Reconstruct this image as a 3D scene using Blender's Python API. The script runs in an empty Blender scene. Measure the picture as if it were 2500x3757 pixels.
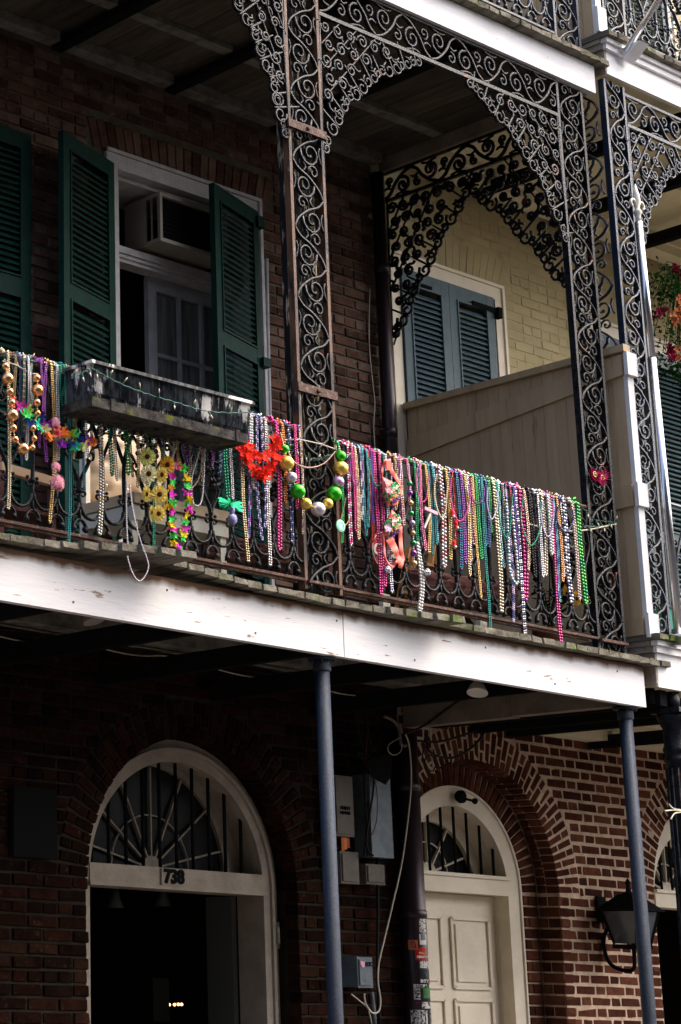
import bpy, math, random
from mathutils import Vector, Matrix
import numpy as np
random.seed(7)
S = bpy.context.scene
COL = S.collection
PI = math.pi

# ------------------------------------------------------------------ camera, world, sun, exposure
FPX, YAW, PIT, ROLL = 7179.87, -.59592809, .26489316, .0316586
CX, CY = 1250 - 1966.5, 1878.5 - 279.6
CD, CH = 6.9, 1.6
def basis(y, p, r):
    cy, sy, cp, sp, cr, sr = math.cos(y), math.sin(y), math.cos(p), math.sin(p), math.cos(r), math.sin(r)
    R = Vector((cy, sy, 0)); F = Vector((-sy*cp, cy*cp, sp)); U = R.cross(F)
    return R*cr + U*sr, -R*sr + U*cr, F
RR, UU, FF = basis(YAW, PIT, ROLL)
cam_d = bpy.data.cameras.new('camera'); cam = bpy.data.objects.new('camera', cam_d); COL.objects.link(cam)
cam_d.sensor_fit = 'VERTICAL'; cam_d.sensor_height = 36; cam_d.lens = FPX/3757*36
cam_d.shift_x = (1250 - CX)/3757; cam_d.shift_y = (CY - 1878.5)/3757
cam_d.clip_start = .1; cam_d.clip_end = 500
cam.matrix_world = Matrix(((RR.x, UU.x, -FF.x, 0), (RR.y, UU.y, -FF.y, -CD), (RR.z, UU.z, -FF.z, CH), (0, 0, 0, 1)))
S.camera = cam
SUN_EL, SUN_AZ = math.radians(52), math.radians(58)      # azimuth measured from -Y (the street) towards +X
sd = Vector((math.sin(SUN_AZ)*math.cos(SUN_EL), -math.cos(SUN_AZ)*math.cos(SUN_EL), math.sin(SUN_EL)))
world = bpy.data.worlds.new('World'); S.world = world; world.use_nodes = True
wn = world.node_tree
sky = wn.nodes.new('ShaderNodeTexSky'); sky.sky_type = 'NISHITA'; sky.sun_disc = False
sky.sun_elevation = SUN_EL; sky.sun_rotation = math.atan2(sd.x, sd.y)
sky.dust_density = 6.0; sky.air_density = .8; sky.ozone_density = .4
wn.links.new(sky.outputs[0], wn.nodes['Background'].inputs[0])
wn.nodes['Background'].inputs[1].default_value = .15
sl = bpy.data.lights.new('sun', 'SUN'); sl.energy = .85; sl.angle = math.radians(95); sl.color = (1, .95, .87)
so = bpy.data.objects.new('sun', sl); COL.objects.link(so)
so.rotation_euler = sd.to_track_quat('Z', 'Y').to_euler()
S.view_settings.view_transform = 'Standard'; S.view_settings.look = 'None'
S.view_settings.exposure = 1.85; S.view_settings.gamma = 1; S.view_settings.use_curve_mapping = False
S.render.engine = 'CYCLES'

# ------------------------------------------------------------------ helpers
def ray(x, y): return RR*((x - CX)/FPX) - UU*((y - CY)/FPX) + FF
def at(x, y, Y):                       # photograph pixel -> point on the upright plane Y = const
    d = ray(x, y); t = (Y + CD)/d.y
    return Vector((d.x*t, Y, CH + d.z*t))
def atx(x, y, X):
    d = ray(x, y); t = X/d.x
    return Vector((X, -CD + d.y*t, CH + d.z*t))
def prj(p):
    v = Vector(p) - Vector((0, -CD, CH)); c = v.dot(FF)
    return CX + FPX*v.dot(RR)/c, CY - FPX*v.dot(UU)/c
def zfor(X, Y, ypx):                   # height on the plumb line (X, Y) that is seen at row ypx
    a, b = -1.0, 10.0
    for _ in range(30):
        m = (a + b)/2
        if prj((X, Y, m))[1] > ypx: a = m
        else: b = m
    return a
def dist(p): return (Vector(p) - Vector((0, -CD, CH))).length

class MB:
    def __init__(s): s.v = []; s.f = []; s.m = []; s.cm = 0
    def add(s, v, f):
        n = len(s.v); s.v += [tuple(p) for p in v]
        for q in f: s.f.append([n + i for i in q]); s.m.append(s.cm)
        return s
    def box(s, x0, x1, y0, y1, z0, z1):
        return s.add([(x0,y0,z0),(x1,y0,z0),(x1,y1,z0),(x0,y1,z0),(x0,y0,z1),(x1,y0,z1),(x1,y1,z1),(x0,y1,z1)],
                     [(0,3,2,1),(4,5,6,7),(0,1,5,4),(1,2,6,5),(2,3,7,6),(3,0,4,7)])
    def bar(s, a, b, w, d, up=(0,0,1)):
        a, b = Vector(a), Vector(b); t = (b - a).normalized(); up = Vector(up)
        if abs(t.dot(up)) > .98: up = Vector((0,1,0))
        n = t.cross(up).normalized(); u = n.cross(t)
        P = []
        for p in (a, b):
            for i, j in ((-1,-1),(1,-1),(1,1),(-1,1)): P.append(p + n*(i*w/2) + u*(j*d/2))
        return s.add(P, [(3,2,1,0),(4,5,6,7),(0,1,5,4),(1,2,6,5),(2,3,7,6),(3,0,4,7)])
    def tube(s, pts, r, n=6, cap=True):
        pts = [Vector(p) for p in pts]; N = len(pts)
        if N < 2: return s
        rs = r if isinstance(r, (list, tuple)) else [r]*N
        t = [(pts[min(i+1,N-1)] - pts[max(i-1,0)]).normalized() for i in range(N)]
        ref = Vector((0,0,1)) if abs(t[0].z) < .9 else Vector((1,0,0))
        u = t[0].cross(ref).normalized(); P = []
        for i in range(N):
            u = (u - t[i]*u.dot(t[i]))
            u = u.normalized() if u.length > 1e-6 else t[i].orthogonal().normalized()
            w = t[i].cross(u)
            for k in range(n):
                a = 2*PI*k/n; P.append(pts[i] + (u*math.cos(a) + w*math.sin(a))*rs[i])
        F = [(i*n+k, i*n+(k+1)%n, (i+1)*n+(k+1)%n, (i+1)*n+k) for i in range(N-1) for k in range(n)]
        if cap: F += [tuple(range(n))[::-1], tuple((N-1)*n+k for k in range(n))]
        return s.add(P, F)
    def ribbon(s, fr, pts, w, d, n0=0.0):   # 2-D curve in the frame fr, round-backed bar section
        N = len(pts)
        if N < 2: return s
        ws = w if isinstance(w, (list, tuple)) else [w]*N
        P = []
        for i in range(N):
            a, b = pts[max(i-1,0)], pts[min(i+1,N-1)]
            tx, ty = b[0]-a[0], b[1]-a[1]; L = math.hypot(tx, ty) or 1; nx, ny = -ty/L, tx/L
            for p, q in ((-.5,0),(-.28,.5),(.28,.5),(.5,0),(.28,-.5),(-.28,-.5)):
                P.append(fr(pts[i][0]+nx*ws[i]*p, pts[i][1]+ny*ws[i]*p, n0+d*q))
        F = [(i*6+k, i*6+(k+1)%6, (i+1)*6+(k+1)%6, (i+1)*6+k) for i in range(N-1) for k in range(6)]
        F += [(5,4,3,2,1,0), tuple((N-1)*6+k for k in range(6))]
        return s.add(P, F)
    def ball(s, c, r, seg=8, rings=5, sc=(1,1,1)):
        c = Vector(c); P = [(c.x, c.y, c.z + r*sc[2])]
        for i in range(1, rings):
            a = PI*i/rings
            for k in range(seg):
                b = 2*PI*k/seg + i*.3
                P.append((c.x + r*sc[0]*math.sin(a)*math.cos(b), c.y + r*sc[1]*math.sin(a)*math.sin(b), c.z + r*sc[2]*math.cos(a)))
        P.append((c.x, c.y, c.z - r*sc[2])); F = []
        for k in range(seg): F.append((0, 1+k, 1+(k+1)%seg))
        for i in range(rings-2):
            for k in range(seg): F.append((1+i*seg+k, 1+(i+1)*seg+k, 1+(i+1)*seg+(k+1)%seg, 1+i*seg+(k+1)%seg))
        L = len(P)-1
        for k in range(seg): F.append((L, 1+(rings-2)*seg+(k+1)%seg, 1+(rings-2)*seg+k))
        return s.add(P, F)
    def lathe(s, c, prof, n=20, axis='z'):   # prof: (radius, offset) pairs
        c = Vector(c); P = []
        for r, h in prof:
            for k in range(n):
                a = 2*PI*k/n; x, y = r*math.cos(a), r*math.sin(a)
                P.append(c + (Vector((x,y,h)) if axis == 'z' else Vector((x,h,y)) if axis == 'y' else Vector((h,x,y))))
        F = [(i*n+k, i*n+(k+1)%n, (i+1)*n+(k+1)%n, (i+1)*n+k) for i in range(len(prof)-1) for k in range(n)]
        F += [tuple(range(n))[::-1], tuple((len(prof)-1)*n+k for k in range(n))]
        return s.add(P, F)
    def prism(s, pts, a, b):                 # closed outline pts -> extruded between mapping functions a(p), b(p)
        n = len(pts); P = [a(p) for p in pts] + [b(p) for p in pts]
        F = [(i, (i+1)%n, n+(i+1)%n, n+i) for i in range(n)] + [tuple(range(n))[::-1], tuple(range(n, 2*n))]
        return s.add(P, F)
    def mesh(s, name, mats, smooth=False):
        me = bpy.data.meshes.new(name); me.from_pydata(s.v, [], s.f)
        for m in (mats if isinstance(mats, (list, tuple)) else [mats]): me.materials.append(m)
        if any(s.m): me.polygons.foreach_set('material_index', s.m)
        if smooth: me.polygons.foreach_set('use_smooth', [True]*len(s.f))
        me.update(); return me
def link(name, me, parent=None, M=None):
    o = bpy.data.objects.new(name, me); COL.objects.link(o)
    if parent is not None:
        o.parent = parent
        if parent.type == 'EMPTY': o.matrix_parent_inverse = Matrix.Translation(parent.location).inverted()
    if M is not None: o.matrix_basis = M
    return o
def part(name, mb, mats, parent, smooth=False, label=None, kind=None):
    o = link(name, mb.mesh(name, mats, smooth), parent)
    if label: o['label'] = label
    if kind: o['kind'] = kind
    return o
def thing(name, loc, label, cat, group=None):
    e = bpy.data.objects.new(name, None); e.empty_display_size = .1; e.location = loc; COL.objects.link(e)
    e['label'] = label; e['category'] = cat
    if group: e['group'] = group
    return e
def solo(name, mb, mats, label, cat, group=None, smooth=False):
    o = part(name, mb, mats, None, smooth); o['label'] = label; o['category'] = cat
    if group: o['group'] = group
    return o
def structure(name, mb, mats):
    o = part(name, mb, mats, None); o['kind'] = 'structure'; return o
def frame(O, U, V, N):
    O, U, V, N = Vector(O), Vector(U), Vector(V), Vector(N)
    return lambda u, v, n=0.0: O + U*u + V*v + N*n
def cat(pts, k=5):                      # Catmull-Rom
    out = []; n = len(pts)
    for i in range(n-1):
        p0, p1, p2, p3 = pts[max(i-1,0)], pts[i], pts[i+1], pts[min(i+2,n-1)]
        for j in range(k):
            t = j/k
            out.append(tuple(.5*((2*b) + (c-a)*t + (2*a-5*b+4*c-d)*t*t + (3*b-a-3*c+d)*t**3) for a, b, c, d in zip(p0, p1, p2, p3)))
    out.append(tuple(pts[-1])); return out
def spiral(cx, cy, r0, r1, a0, turns, n=14, sx=1):
    return [(cx + sx*(r0+(r1-r0)*i/(n-1))*math.cos(a0+turns*2*PI*i/(n-1)), cy + (r0+(r1-r0)*i/(n-1))*math.sin(a0+turns*2*PI*i/(n-1))) for i in range(n)]

# ------------------------------------------------------------------ materials
def mat(name, c, rough=.7, metal=0.0, c2=None, sc=6.0, lo=.4, hi=.65, c3=None, sc3=20.0, lo3=.6, hi3=.7, bump=0.0, bsc=60.0, stretch=(1,1,1), coat=0.0, var=0.0, spec=None, sheen=0):
    spec = spec if spec is not None else 0.0 if rough >= .65 else .18 if rough >= .4 else .4
    m = bpy.data.materials.new(name); m.use_nodes = True; nt = m.node_tree; N = nt.nodes; L = nt.links
    b = N['Principled BSDF']; b.inputs['Roughness'].default_value = rough; b.inputs['Metallic'].default_value = metal
    b.inputs['Specular IOR Level'].default_value = spec
    if coat: b.inputs['Coat Weight'].default_value = coat
    g = N.new('ShaderNodeNewGeometry'); mp = N.new('ShaderNodeMapping'); mp.inputs['Scale'].default_value = stretch
    L.new(g.outputs['Position'], mp.inputs[0])
    def noise(scale, det=6.0):
        n = N.new('ShaderNodeTexNoise'); n.inputs['Scale'].default_value = scale; n.inputs['Detail'].default_value = det; n.inputs['Roughness'].default_value = .65
        L.new(mp.outputs[0], n.inputs['Vector']); return n.outputs['Fac']
    def mix(fac, A, B):
        x = N.new('ShaderNodeMix'); x.data_type = 'RGBA'
        L.new(fac, x.inputs[0])
        for s_, v in ((6, A), (7, B)):
            if isinstance(v, tuple): x.inputs[s_].default_value = (*v, 1)
            else: L.new(v, x.inputs[s_])
        return x.outputs[2]
    def ramp(src, a, b_):
        r = N.new('ShaderNodeMapRange'); r.inputs[1].default_value = a; r.inputs[2].default_value = b_; L.new(src, r.inputs[0]); return r.outputs[0]
    out = c
    if c2: out = mix(ramp(noise(sc), lo, hi), out, c2)
    if c3: out = mix(ramp(noise(sc3), lo3, hi3), out, c3)
    if var:
        oi = N.new('ShaderNodeObjectInfo'); hs = N.new('ShaderNodeHueSaturation')
        r = N.new('ShaderNodeMapRange'); r.inputs[3].default_value = 1-var; r.inputs[4].default_value = 1+var
        L.new(oi.outputs['Random'], r.inputs[0]); L.new(r.outputs[0], hs.inputs['Value'])
        if isinstance(out, tuple): hs.inputs['Color'].default_value = (*out, 1)
        else: L.new(out, hs.inputs['Color'])
        out = hs.outputs[0]
    if isinstance(out, tuple): b.inputs['Base Color'].default_value = (*out, 1)
    else: L.new(out, b.inputs['Base Color'])
    if bump:
        bp = N.new('ShaderNodeBump'); bp.inputs['Strength'].default_value = bump; bp.inputs['Distance'].default_value = .01
        L.new(noise(bsc, 4), bp.inputs['Height']); L.new(bp.outputs[0], b.inputs['Normal'])
    return m
def emit(name, c, st):
    m = mat(name, c); b = m.node_tree.nodes['Principled BSDF']
    b.inputs['Emission Color'].default_value = (*c, 1); b.inputs['Emission Strength'].default_value = st; return m
def glassy(name, c, rough=.08):
    m = mat(name, c, rough, spec=.6); return m

M = {}
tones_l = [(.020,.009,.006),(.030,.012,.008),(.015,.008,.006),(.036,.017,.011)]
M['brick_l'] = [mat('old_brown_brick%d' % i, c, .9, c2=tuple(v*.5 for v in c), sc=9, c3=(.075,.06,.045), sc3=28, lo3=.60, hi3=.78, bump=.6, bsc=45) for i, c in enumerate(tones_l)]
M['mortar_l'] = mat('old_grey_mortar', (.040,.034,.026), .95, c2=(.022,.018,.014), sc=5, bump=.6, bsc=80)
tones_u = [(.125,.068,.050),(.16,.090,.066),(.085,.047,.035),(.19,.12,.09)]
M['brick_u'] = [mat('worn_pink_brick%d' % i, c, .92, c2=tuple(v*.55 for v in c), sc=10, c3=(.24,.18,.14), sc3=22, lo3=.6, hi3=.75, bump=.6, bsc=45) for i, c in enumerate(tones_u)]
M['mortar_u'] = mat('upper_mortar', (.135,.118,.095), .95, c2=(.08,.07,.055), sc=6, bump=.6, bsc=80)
tones_r = [(.105,.038,.023),(.078,.028,.018),(.135,.052,.031),(.055,.021,.015)]
M['brick_r'] = [mat('red_brick%d' % i, c, .88, c2=tuple(v*.6 for v in c), sc=14, bump=.5, bsc=60) for i, c in enumerate(tones_r)]
M['mortar_r'] = mat('pale_pink_mortar', (.62,.46,.34), .95, c2=(.40,.29,.20), sc=9, bump=.7, bsc=90)
tones_y = [(.47,.395,.23),(.455,.385,.225),(.485,.41,.24),(.445,.375,.215)]
M['brick_y'] = [mat('cream_painted_brick%d' % i, c, .75, c2=tuple(v*.88 for v in c), sc=4, bump=.35, bsc=40) for i, c in enumerate(tones_y)]
M['mortar_y'] = mat('cream_painted_joint', (.44,.37,.21), .8, c2=(.27,.21,.10), sc=7, lo=.5, hi=.75, bump=.4)
M['iron'] = mat('black_iron', (.004,.005,.007), .24, .0, c2=(.016,.018,.022), sc=20, c3=(.12,.05,.03), sc3=7, lo3=.59, hi3=.69, spec=.20, bump=.5, bsc=120)
M['rusty'] = mat('rusty_iron', (.11,.055,.038), .6, .1, c2=(.05,.03,.025), sc=25, c3=(.24,.17,.15), sc3=40, lo3=.55, hi3=.68, bump=.9, bsc=150)
M['rust_bar'] = mat('rust_streaked_iron', (.015,.014,.015), .4, .0, c2=(.13,.065,.035), sc=8, lo=.40, hi=.52, stretch=(1,1,.25), c3=(.3,.3,.33), sc3=40, lo3=.62, hi3=.7, bump=.6, bsc=120)
M['blue_iron'] = mat('blue_black_iron', (.008,.016,.032), .22, .0, c2=(.013,.024,.047), sc=30, spec=.28, bump=.5, bsc=120)
M['pole'] = mat('sky_tinted_pole_paint', (.010,.023,.048), .36, .0, c2=(.028,.052,.095), sc=90, c3=(.14,.09,.06), sc3=14, lo3=.66, hi3=.72, bump=.9, bsc=260)  # bluish sky reflection and highlight speckles painted into the colour, plus rust spots
M['silver'] = mat('silver_metal', (.55,.56,.6), .25, 1.0, c2=(.5,.52,.56), sc=30, stretch=(1,1,.15))
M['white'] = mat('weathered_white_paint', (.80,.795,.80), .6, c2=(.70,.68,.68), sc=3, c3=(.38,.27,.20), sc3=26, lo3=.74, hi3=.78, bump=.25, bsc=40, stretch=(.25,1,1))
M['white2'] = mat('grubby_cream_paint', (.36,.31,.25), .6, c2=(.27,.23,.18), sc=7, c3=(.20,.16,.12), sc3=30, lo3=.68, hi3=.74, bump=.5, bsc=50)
M['cream'] = mat('cream_door_paint', (.76,.68,.54), .5, c2=(.67,.59,.46), sc=4, bump=.15, bsc=30)
M['ceil_y'] = mat('cream_ceiling_paint', (.70,.63,.45), .65, c2=(.64,.57,.40), sc=3, bump=.1)
M['casing_g'] = mat('grey_white_casing', (.50,.49,.50), .6, c2=(.40,.39,.39), sc=14, bump=.3)
M['grey_door'] = mat('grey_sash_paint', (.42,.43,.46), .5, c2=(.33,.34,.36), sc=9, bump=.2)
M['green'] = mat('dark_green_shutter_paint', (.002,.032,.023), .55, c2=(.0015,.021,.016), sc=10, c3=(.03,.09,.07), sc3=60, lo3=.66, hi3=.74, bump=.3, spec=.08)
M['bluegrey'] = mat('blue_grey_shutter_paint', (.058,.105,.130), .5, c2=(.045,.085,.105), sc=12, bump=.3)
M['teal'] = mat('dark_teal_shutter_paint', (.020,.055,.065), .45, c2=(.014,.04,.05), sc=10)
M['taupe'] = mat('taupe_fence_paint', (.55,.405,.25), .6, c2=(.44,.325,.20), sc=3, c3=(.09,.068,.045), sc3=4.2, lo3=.62, hi3=.8, bump=.25, bsc=40, stretch=(1,3,.35), var=.06)
M['plank'] = mat('weathered_deck_wood', (.20,.185,.15), .9, c2=(.10,.09,.07), sc=14, c3=(.10,.13,.04), sc3=5, lo3=.56, hi3=.7, bump=.9, bsc=60, stretch=(1,.3,1), var=.18)
M['ceilwood'] = mat('bare_ceiling_boards', (.115,.095,.075), .9, c2=(.07,.057,.045), sc=6, bump=.5, bsc=40, stretch=(3,.5,1), var=.25)
M['ledger'] = mat('pale_old_timber', (.23,.215,.18), .9, c2=(.11,.1,.085), sc=9, bump=.6)
M['beamwood'] = mat('old_painted_timber', (.26,.215,.17), .85, c2=(.16,.13,.10), sc=4, bump=.4)
M['black'] = mat('flat_black', (.012,.012,.012), .7)
M['charred'] = mat('weathered_black_board', (.018,.018,.018), .85, c2=(.012,.012,.013), sc=15, c3=(.42,.36,.27), sc3=45, lo3=.54, hi3=.64, bump=1.0, bsc=90, stretch=(1,1,.12))
M['grey_leaf'] = mat('dim_green_grey_leaf', (.09,.10,.095), .6)
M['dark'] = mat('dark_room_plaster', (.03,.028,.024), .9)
M['glass'] = mat('window_glass', (.010,.011,.012), .25, spec=.12)
M['curtain'] = mat('dusty_curtain', (.22,.23,.22), .9, c2=(.10,.105,.10), sc=18, stretch=(1.5,1,.1))
M['zinc'] = mat('streaked_zinc', (.085,.09,.095), .6, .0, c2=(.014,.015,.017), sc=30, lo=.42, hi=.58, c3=(.75,.72,.68), sc3=8, lo3=.56, hi3=.60, bump=.3, stretch=(1,1,.35))
M['zinc2'] = mat('mossy_zinc', (.075,.07,.065), .7, .0, c2=(.02,.02,.02), sc=16, c3=(.10,.11,.03), sc3=9, lo3=.58, hi3=.68, bump=.5)
M['pipe'] = mat('dark_plum_downpipe', (.030,.016,.020), .35, .3, c2=(.02,.012,.015), sc=12)
M['wire'] = mat('black_cable', (.012,.012,.012), .6)
M['wire_w'] = mat('ivory_cable', (.55,.50,.40), .6)
M['wire_g'] = mat('green_wire', (.01,.08,.055), .5)
M['bulb'] = mat('mini_bulb', (.65,.55,.35), .25)
M['tan_leather'] = mat('tufted_tan_leather', (.52,.40,.27), .45, c2=(.45,.34,.22), sc=7)
M['frame_w'] = mat('ivory_frame', (.62,.60,.52), .4)
M['mauve'] = mat('mauve_brown_fabric', (.15,.075,.07), .95, c2=(.09,.045,.043), sc=18, bump=1.0, bsc=120)
M['pine'] = mat('varnished_pine', (.30,.15,.05), .5, c2=(.2,.09,.03), sc=9)
M['coral'] = mat('coral_lycra', (.80,.16,.12), .45, sheen=.3)
M['red_sign'] = mat('red_enamel', (.36,.018,.022), .35)
M['ivory'] = mat('ivory_print', (.7,.66,.58), .5)
M['leaf'] = mat('dark_leaf', (.007,.022,.005), .66, c2=(.004,.013,.004), sc=20)
M['terracotta'] = mat('dark_terracotta', (.12,.045,.025), .8)
M['grey_box'] = mat('grey_meter_box', (.15,.13,.11), .6, c2=(.11,.10,.085), sc=20, bump=.2)
M['steel_box'] = mat('galvanised_box', (.14,.17,.19), .5, .2, c2=(.10,.12,.14), sc=14, bump=.2)
M['ac'] = mat('beige_ac_case', (.30,.27,.23), .5)
M['asphalt'] = mat('asphalt', (.05,.05,.052), .9, c2=(.035,.035,.037), sc=3, bump=.6)
M['paving'] = mat('flagstone', (.11,.10,.095), .9, c2=(.08,.072,.065), sc=2.5, bump=.4)
def fascia_mat():
    m = mat('fascia_white_paint', (.75,.745,.755), .7, c2=(.66,.65,.66), sc=2.6, c3=(.30,.22,.16), sc3=34, lo3=.645, hi3=.67, bump=.3, bsc=40, stretch=(.16,1,1))
    nt = m.node_tree; N = nt.nodes; L = nt.links; b = N['Principled BSDF']; src = b.inputs['Base Color'].links[0].from_socket
    g = N.new('ShaderNodeNewGeometry'); sp = N.new('ShaderNodeSeparateXYZ'); L.new(g.outputs['Position'], sp.inputs[0])
    mp = N.new('ShaderNodeMapping'); mp.inputs['Scale'].default_value = (5, 1, 1.6); L.new(g.outputs['Position'], mp.inputs[0])
    n = N.new('ShaderNodeTexNoise'); n.inputs['Scale'].default_value = 1.6; n.inputs['Detail'].default_value = 5; L.new(mp.outputs[0], n.inputs['Vector'])
    # rusty run-off: starts under the deck edge and creeps down unevenly
    a = N.new('ShaderNodeMapRange'); a.inputs[1].default_value = 3.515; a.inputs[2].default_value = 3.430; a.inputs[3].default_value = 1.15; a.inputs[4].default_value = 0; a.clamp = True; L.new(sp.outputs['Z'], a.inputs[0])
    z2 = N.new('ShaderNodeMath'); z2.operation = 'LESS_THAN'; z2.inputs[1].default_value = 5; L.new(sp.outputs['Z'], z2.inputs[0])
    q = N.new('ShaderNodeMath'); q.operation = 'ADD'; L.new(a.outputs[0], q.inputs[0]); L.new(n.outputs['Fac'], q.inputs[1])
    r = N.new('ShaderNodeMapRange'); r.inputs[1].default_value = .84; r.inputs[2].default_value = 1.35; L.new(q.outputs[0], r.inputs[0])
    k = N.new('ShaderNodeMath'); k.operation = 'MULTIPLY'; L.new(r.outputs[0], k.inputs[0]); L.new(z2.outputs[0], k.inputs[1])
    x = N.new('ShaderNodeMix'); x.data_type = 'RGBA'; L.new(k.outputs[0], x.inputs[0]); L.new(src, x.inputs[6]); x.inputs[7].default_value = (.15,.09,.06,1); L.new(x.outputs[2], b.inputs['Base Color'])
    return m
M['fascia'] = fascia_mat()
M['dark_glass'] = mat('lantern_glass', (.06,.07,.08), .12, spec=.6)
def bead(name, c, rough=.16, metal=.75): 
    m = mat('bead_' + name, c, rough, metal); return m
BC = {'gold':(.78,.52,.16),'silver':(.78,.78,.82),'purple':(.30,.06,.42),'violet':(.16,.05,.42),'magenta':(.75,.05,.30),'pink':(.78,.30,.45),
      'green':(.03,.42,.12),'lime':(.10,.62,.08),'emerald':(.01,.32,.19),'teal':(.01,.25,.30),'blue':(.03,.15,.38),'navy':(.08,.10,.28),'red':(.62,.03,.03),
      'orange':(.80,.28,.06),'copper':(.80,.42,.20),'black':(.02,.02,.025),'skyblue':(.30,.55,.68),'aqua':(.12,.45,.52),'lilac':(.62,.50,.75),'rose':(.72,.36,.34),
      'pearl':(.80,.78,.76),'blush':(.82,.62,.56),'mint':(.25,.70,.48),'darkgold':(.35,.24,.10),'champagne':(.72,.62,.42)}
BC = {k: tuple(v*.66 + .09*(sum(c)/3) for v in c) for k, c in BC.items()}
for k, c in BC.items(): M['b_'+k] = bead(k, c, .3 if k in ('pearl','blush','mint','lilac','black') else .17, .15 if k in ('pearl','blush','mint') else .7)
def petal(name, c, r=.75):
    return mat('petal_' + name, c, r)
for k, c in {'red':(.85,.05,.03),'magenta':(.72,.05,.50),'yellow':(.90,.62,.03),'green':(.10,.75,.15),'orange':(.95,.25,.05),'coral':(.90,.20,.16),'navy':(.02,.05,.20),
             'purple':(.35,.04,.55),'mint':(.06,.68,.36),'pink':(.85,.42,.50),'cream':(.90,.84,.50),'sun':(.95,.75,.18),'amber':(.95,.55,.08),'lemon':(.85,.85,.28),
             'brown':(.09,.025,.008),'bougain':(.10,.004,.018),'peach':(.34,.11,.05),'hotpink':(.42,.03,.10)}.items(): M['p_'+k] = petal(k, c)
for k, c in {'green':(.04,.50,.02),'gold':(.80,.55,.10),'silver':(.72,.66,.72),'violet':(.60,.35,.60)}.items(): M['ball_'+k] = mat('satin_ball_' + k, c, .28, .55)
M['ball_copper'] = mat('copper_ball', (.85,.42,.18), .16, .85)

W = 1.656          # facade plane
print('part 1')

# ------------------------------------------------------------------ ground
structure('road', MB().box(-60, 90, -60, -3.2, -.15, -.02), M['asphalt'])
structure('pavement', MB().box(-60, 90, -3.2, 12, -.15, .10), M['paving'])

M_far = mat('far_stucco', (.09,.075,.06), .9, c2=(.07,.06,.05), sc=.5); M_slate = mat('far_slate', (.06,.06,.065), .8)
# unseen houses behind the photographer, height and gap chosen to shape the light
t = thing('row_house', (10, -15, 0), 'unseen plain dark row of houses across the street, blocking the low sky', 'house')
part('wall', MB().box(-40, 13, -20, -12.2, -.02, 12.5), M_far, t)
part('roof', MB().add([(-40,-20.3,12.5),(13.3,-20.3,12.5),(13.3,-11.9,12.5),(-40,-11.9,12.5),(-40,-16,14),(13.3,-16,14)], [(3,2,1,0),(0,1,5,4),(2,3,4,5),(0,4,3),(1,2,5)]), M_slate, t)

t = thing('row_house', (40, -15, 0), 'unseen lower row of houses across the street beyond a gap left for light', 'house')  # kept low, past an added gap, to let light in on the right
part('wall', MB().box(22, 75, -20, -12.2, -.02, 5.0), M_far, t)
part('roof', MB().add([(21.7,-20.3,5),(75,-20.3,5),(75,-11.9,5),(21.7,-11.9,5),(21.7,-16,6.5),(75,-16,6.5)], [(3,2,1,0),(0,1,5,4),(2,3,4,5),(0,4,3),(1,2,5)]), M_slate, t)

# ------------------------------------------------------------------ brick walls
def unit_brick(seed):
    R = random.Random(seed); P = []
    for (y, ix, iz) in ((-.5, .035, .10), (-.36, 0, 0), (.5, 0, 0)):
        for sx, sz in ((-1,-1),(1,-1),(1,1),(-1,1)):
            j = 0 if y > 0 else 1
            P.append((sx*(.5-ix*R.uniform(.4,1.4)*j), y + (R.uniform(-.03,.03) if y < -.4 else 0), sz*(.5-iz*R.uniform(.3,1.3)*j)))
    F = [(0,1,2,3)]
    for a in (0, 4):
        for k in range(4): F.append((a+(k+1)%4, a+k, a+4+k, a+4+(k+1)%4))
    return P, F
UB = [unit_brick(i) for i in range(6)]
_ub = {}
def ub_mesh(i, m):
    if (i, m.name) not in _ub:
        b = MB(); b.add(*UB[i]); _ub[i, m.name] = b.mesh('brick', m)
    return _ub[i, m.name]
IN = lambda p, mg=0: (lambda q: -mg < q[0] < 2500+mg and -mg < q[1] < 3757+mg)(prj(p))
def lay(x0, x1, z0, z1, holes, H=.0743, L=.215, J=.012, depth=.10, y=W, off=.0, bond='flemish', jit=.004):
    out = []; z = z0; r = 0
    hd = L/2 - J/2
    while z < z1 - H*.4:
        zc = z + H/2; iv = [(x0, x1)]
        for h in holes:
            if h[0] == 'r': _, a, b_, c, d = h; cut = (a, b_) if c < zc < d else None
            else:
                _, cx, R, zs = h
                if zc < zs: cut = None
                else:
                    q = R*R - (zc - zs)**2; cut = (cx - math.sqrt(q), cx + math.sqrt(q)) if q > 0 else None
            if cut:
                nv = []
                for a, b_ in iv:
                    if cut[1] <= a or cut[0] >= b_: nv.append((a, b_)); continue
                    if cut[0] > a: nv.append((a, cut[0]))
                    if cut[1] < b_: nv.append((cut[1], b_))
                iv = nv
        for a, b_ in iv:
            per = (L + hd + 2*J) if bond == 'flemish' else (L + J)
            x = math.floor((a - x0)/per)*per + x0 - per + (per/2 if r % 2 else 0) + off; k = 0
            while x < b_:
                ln = L if (bond != 'flemish' or k % 2 == 0) else hd
                if bond == 'mixed' and r % 5 == 2: ln = hd
                s, e = max(x, a), min(x+ln, b_)
                if e - s > .025:
                    out.append((Vector(((s+e)/2, y + depth/2 + random.uniform(-jit, jit), zc + random.uniform(-.0015,.0015))), (e-s-random.uniform(0,.003), depth, H-J-random.uniform(0,.003)), Matrix.Rotation(random.uniform(-.012,.012), 3, 'Y')))
                x += ln + J; k += 1
        z += H; r += 1
    return out
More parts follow.
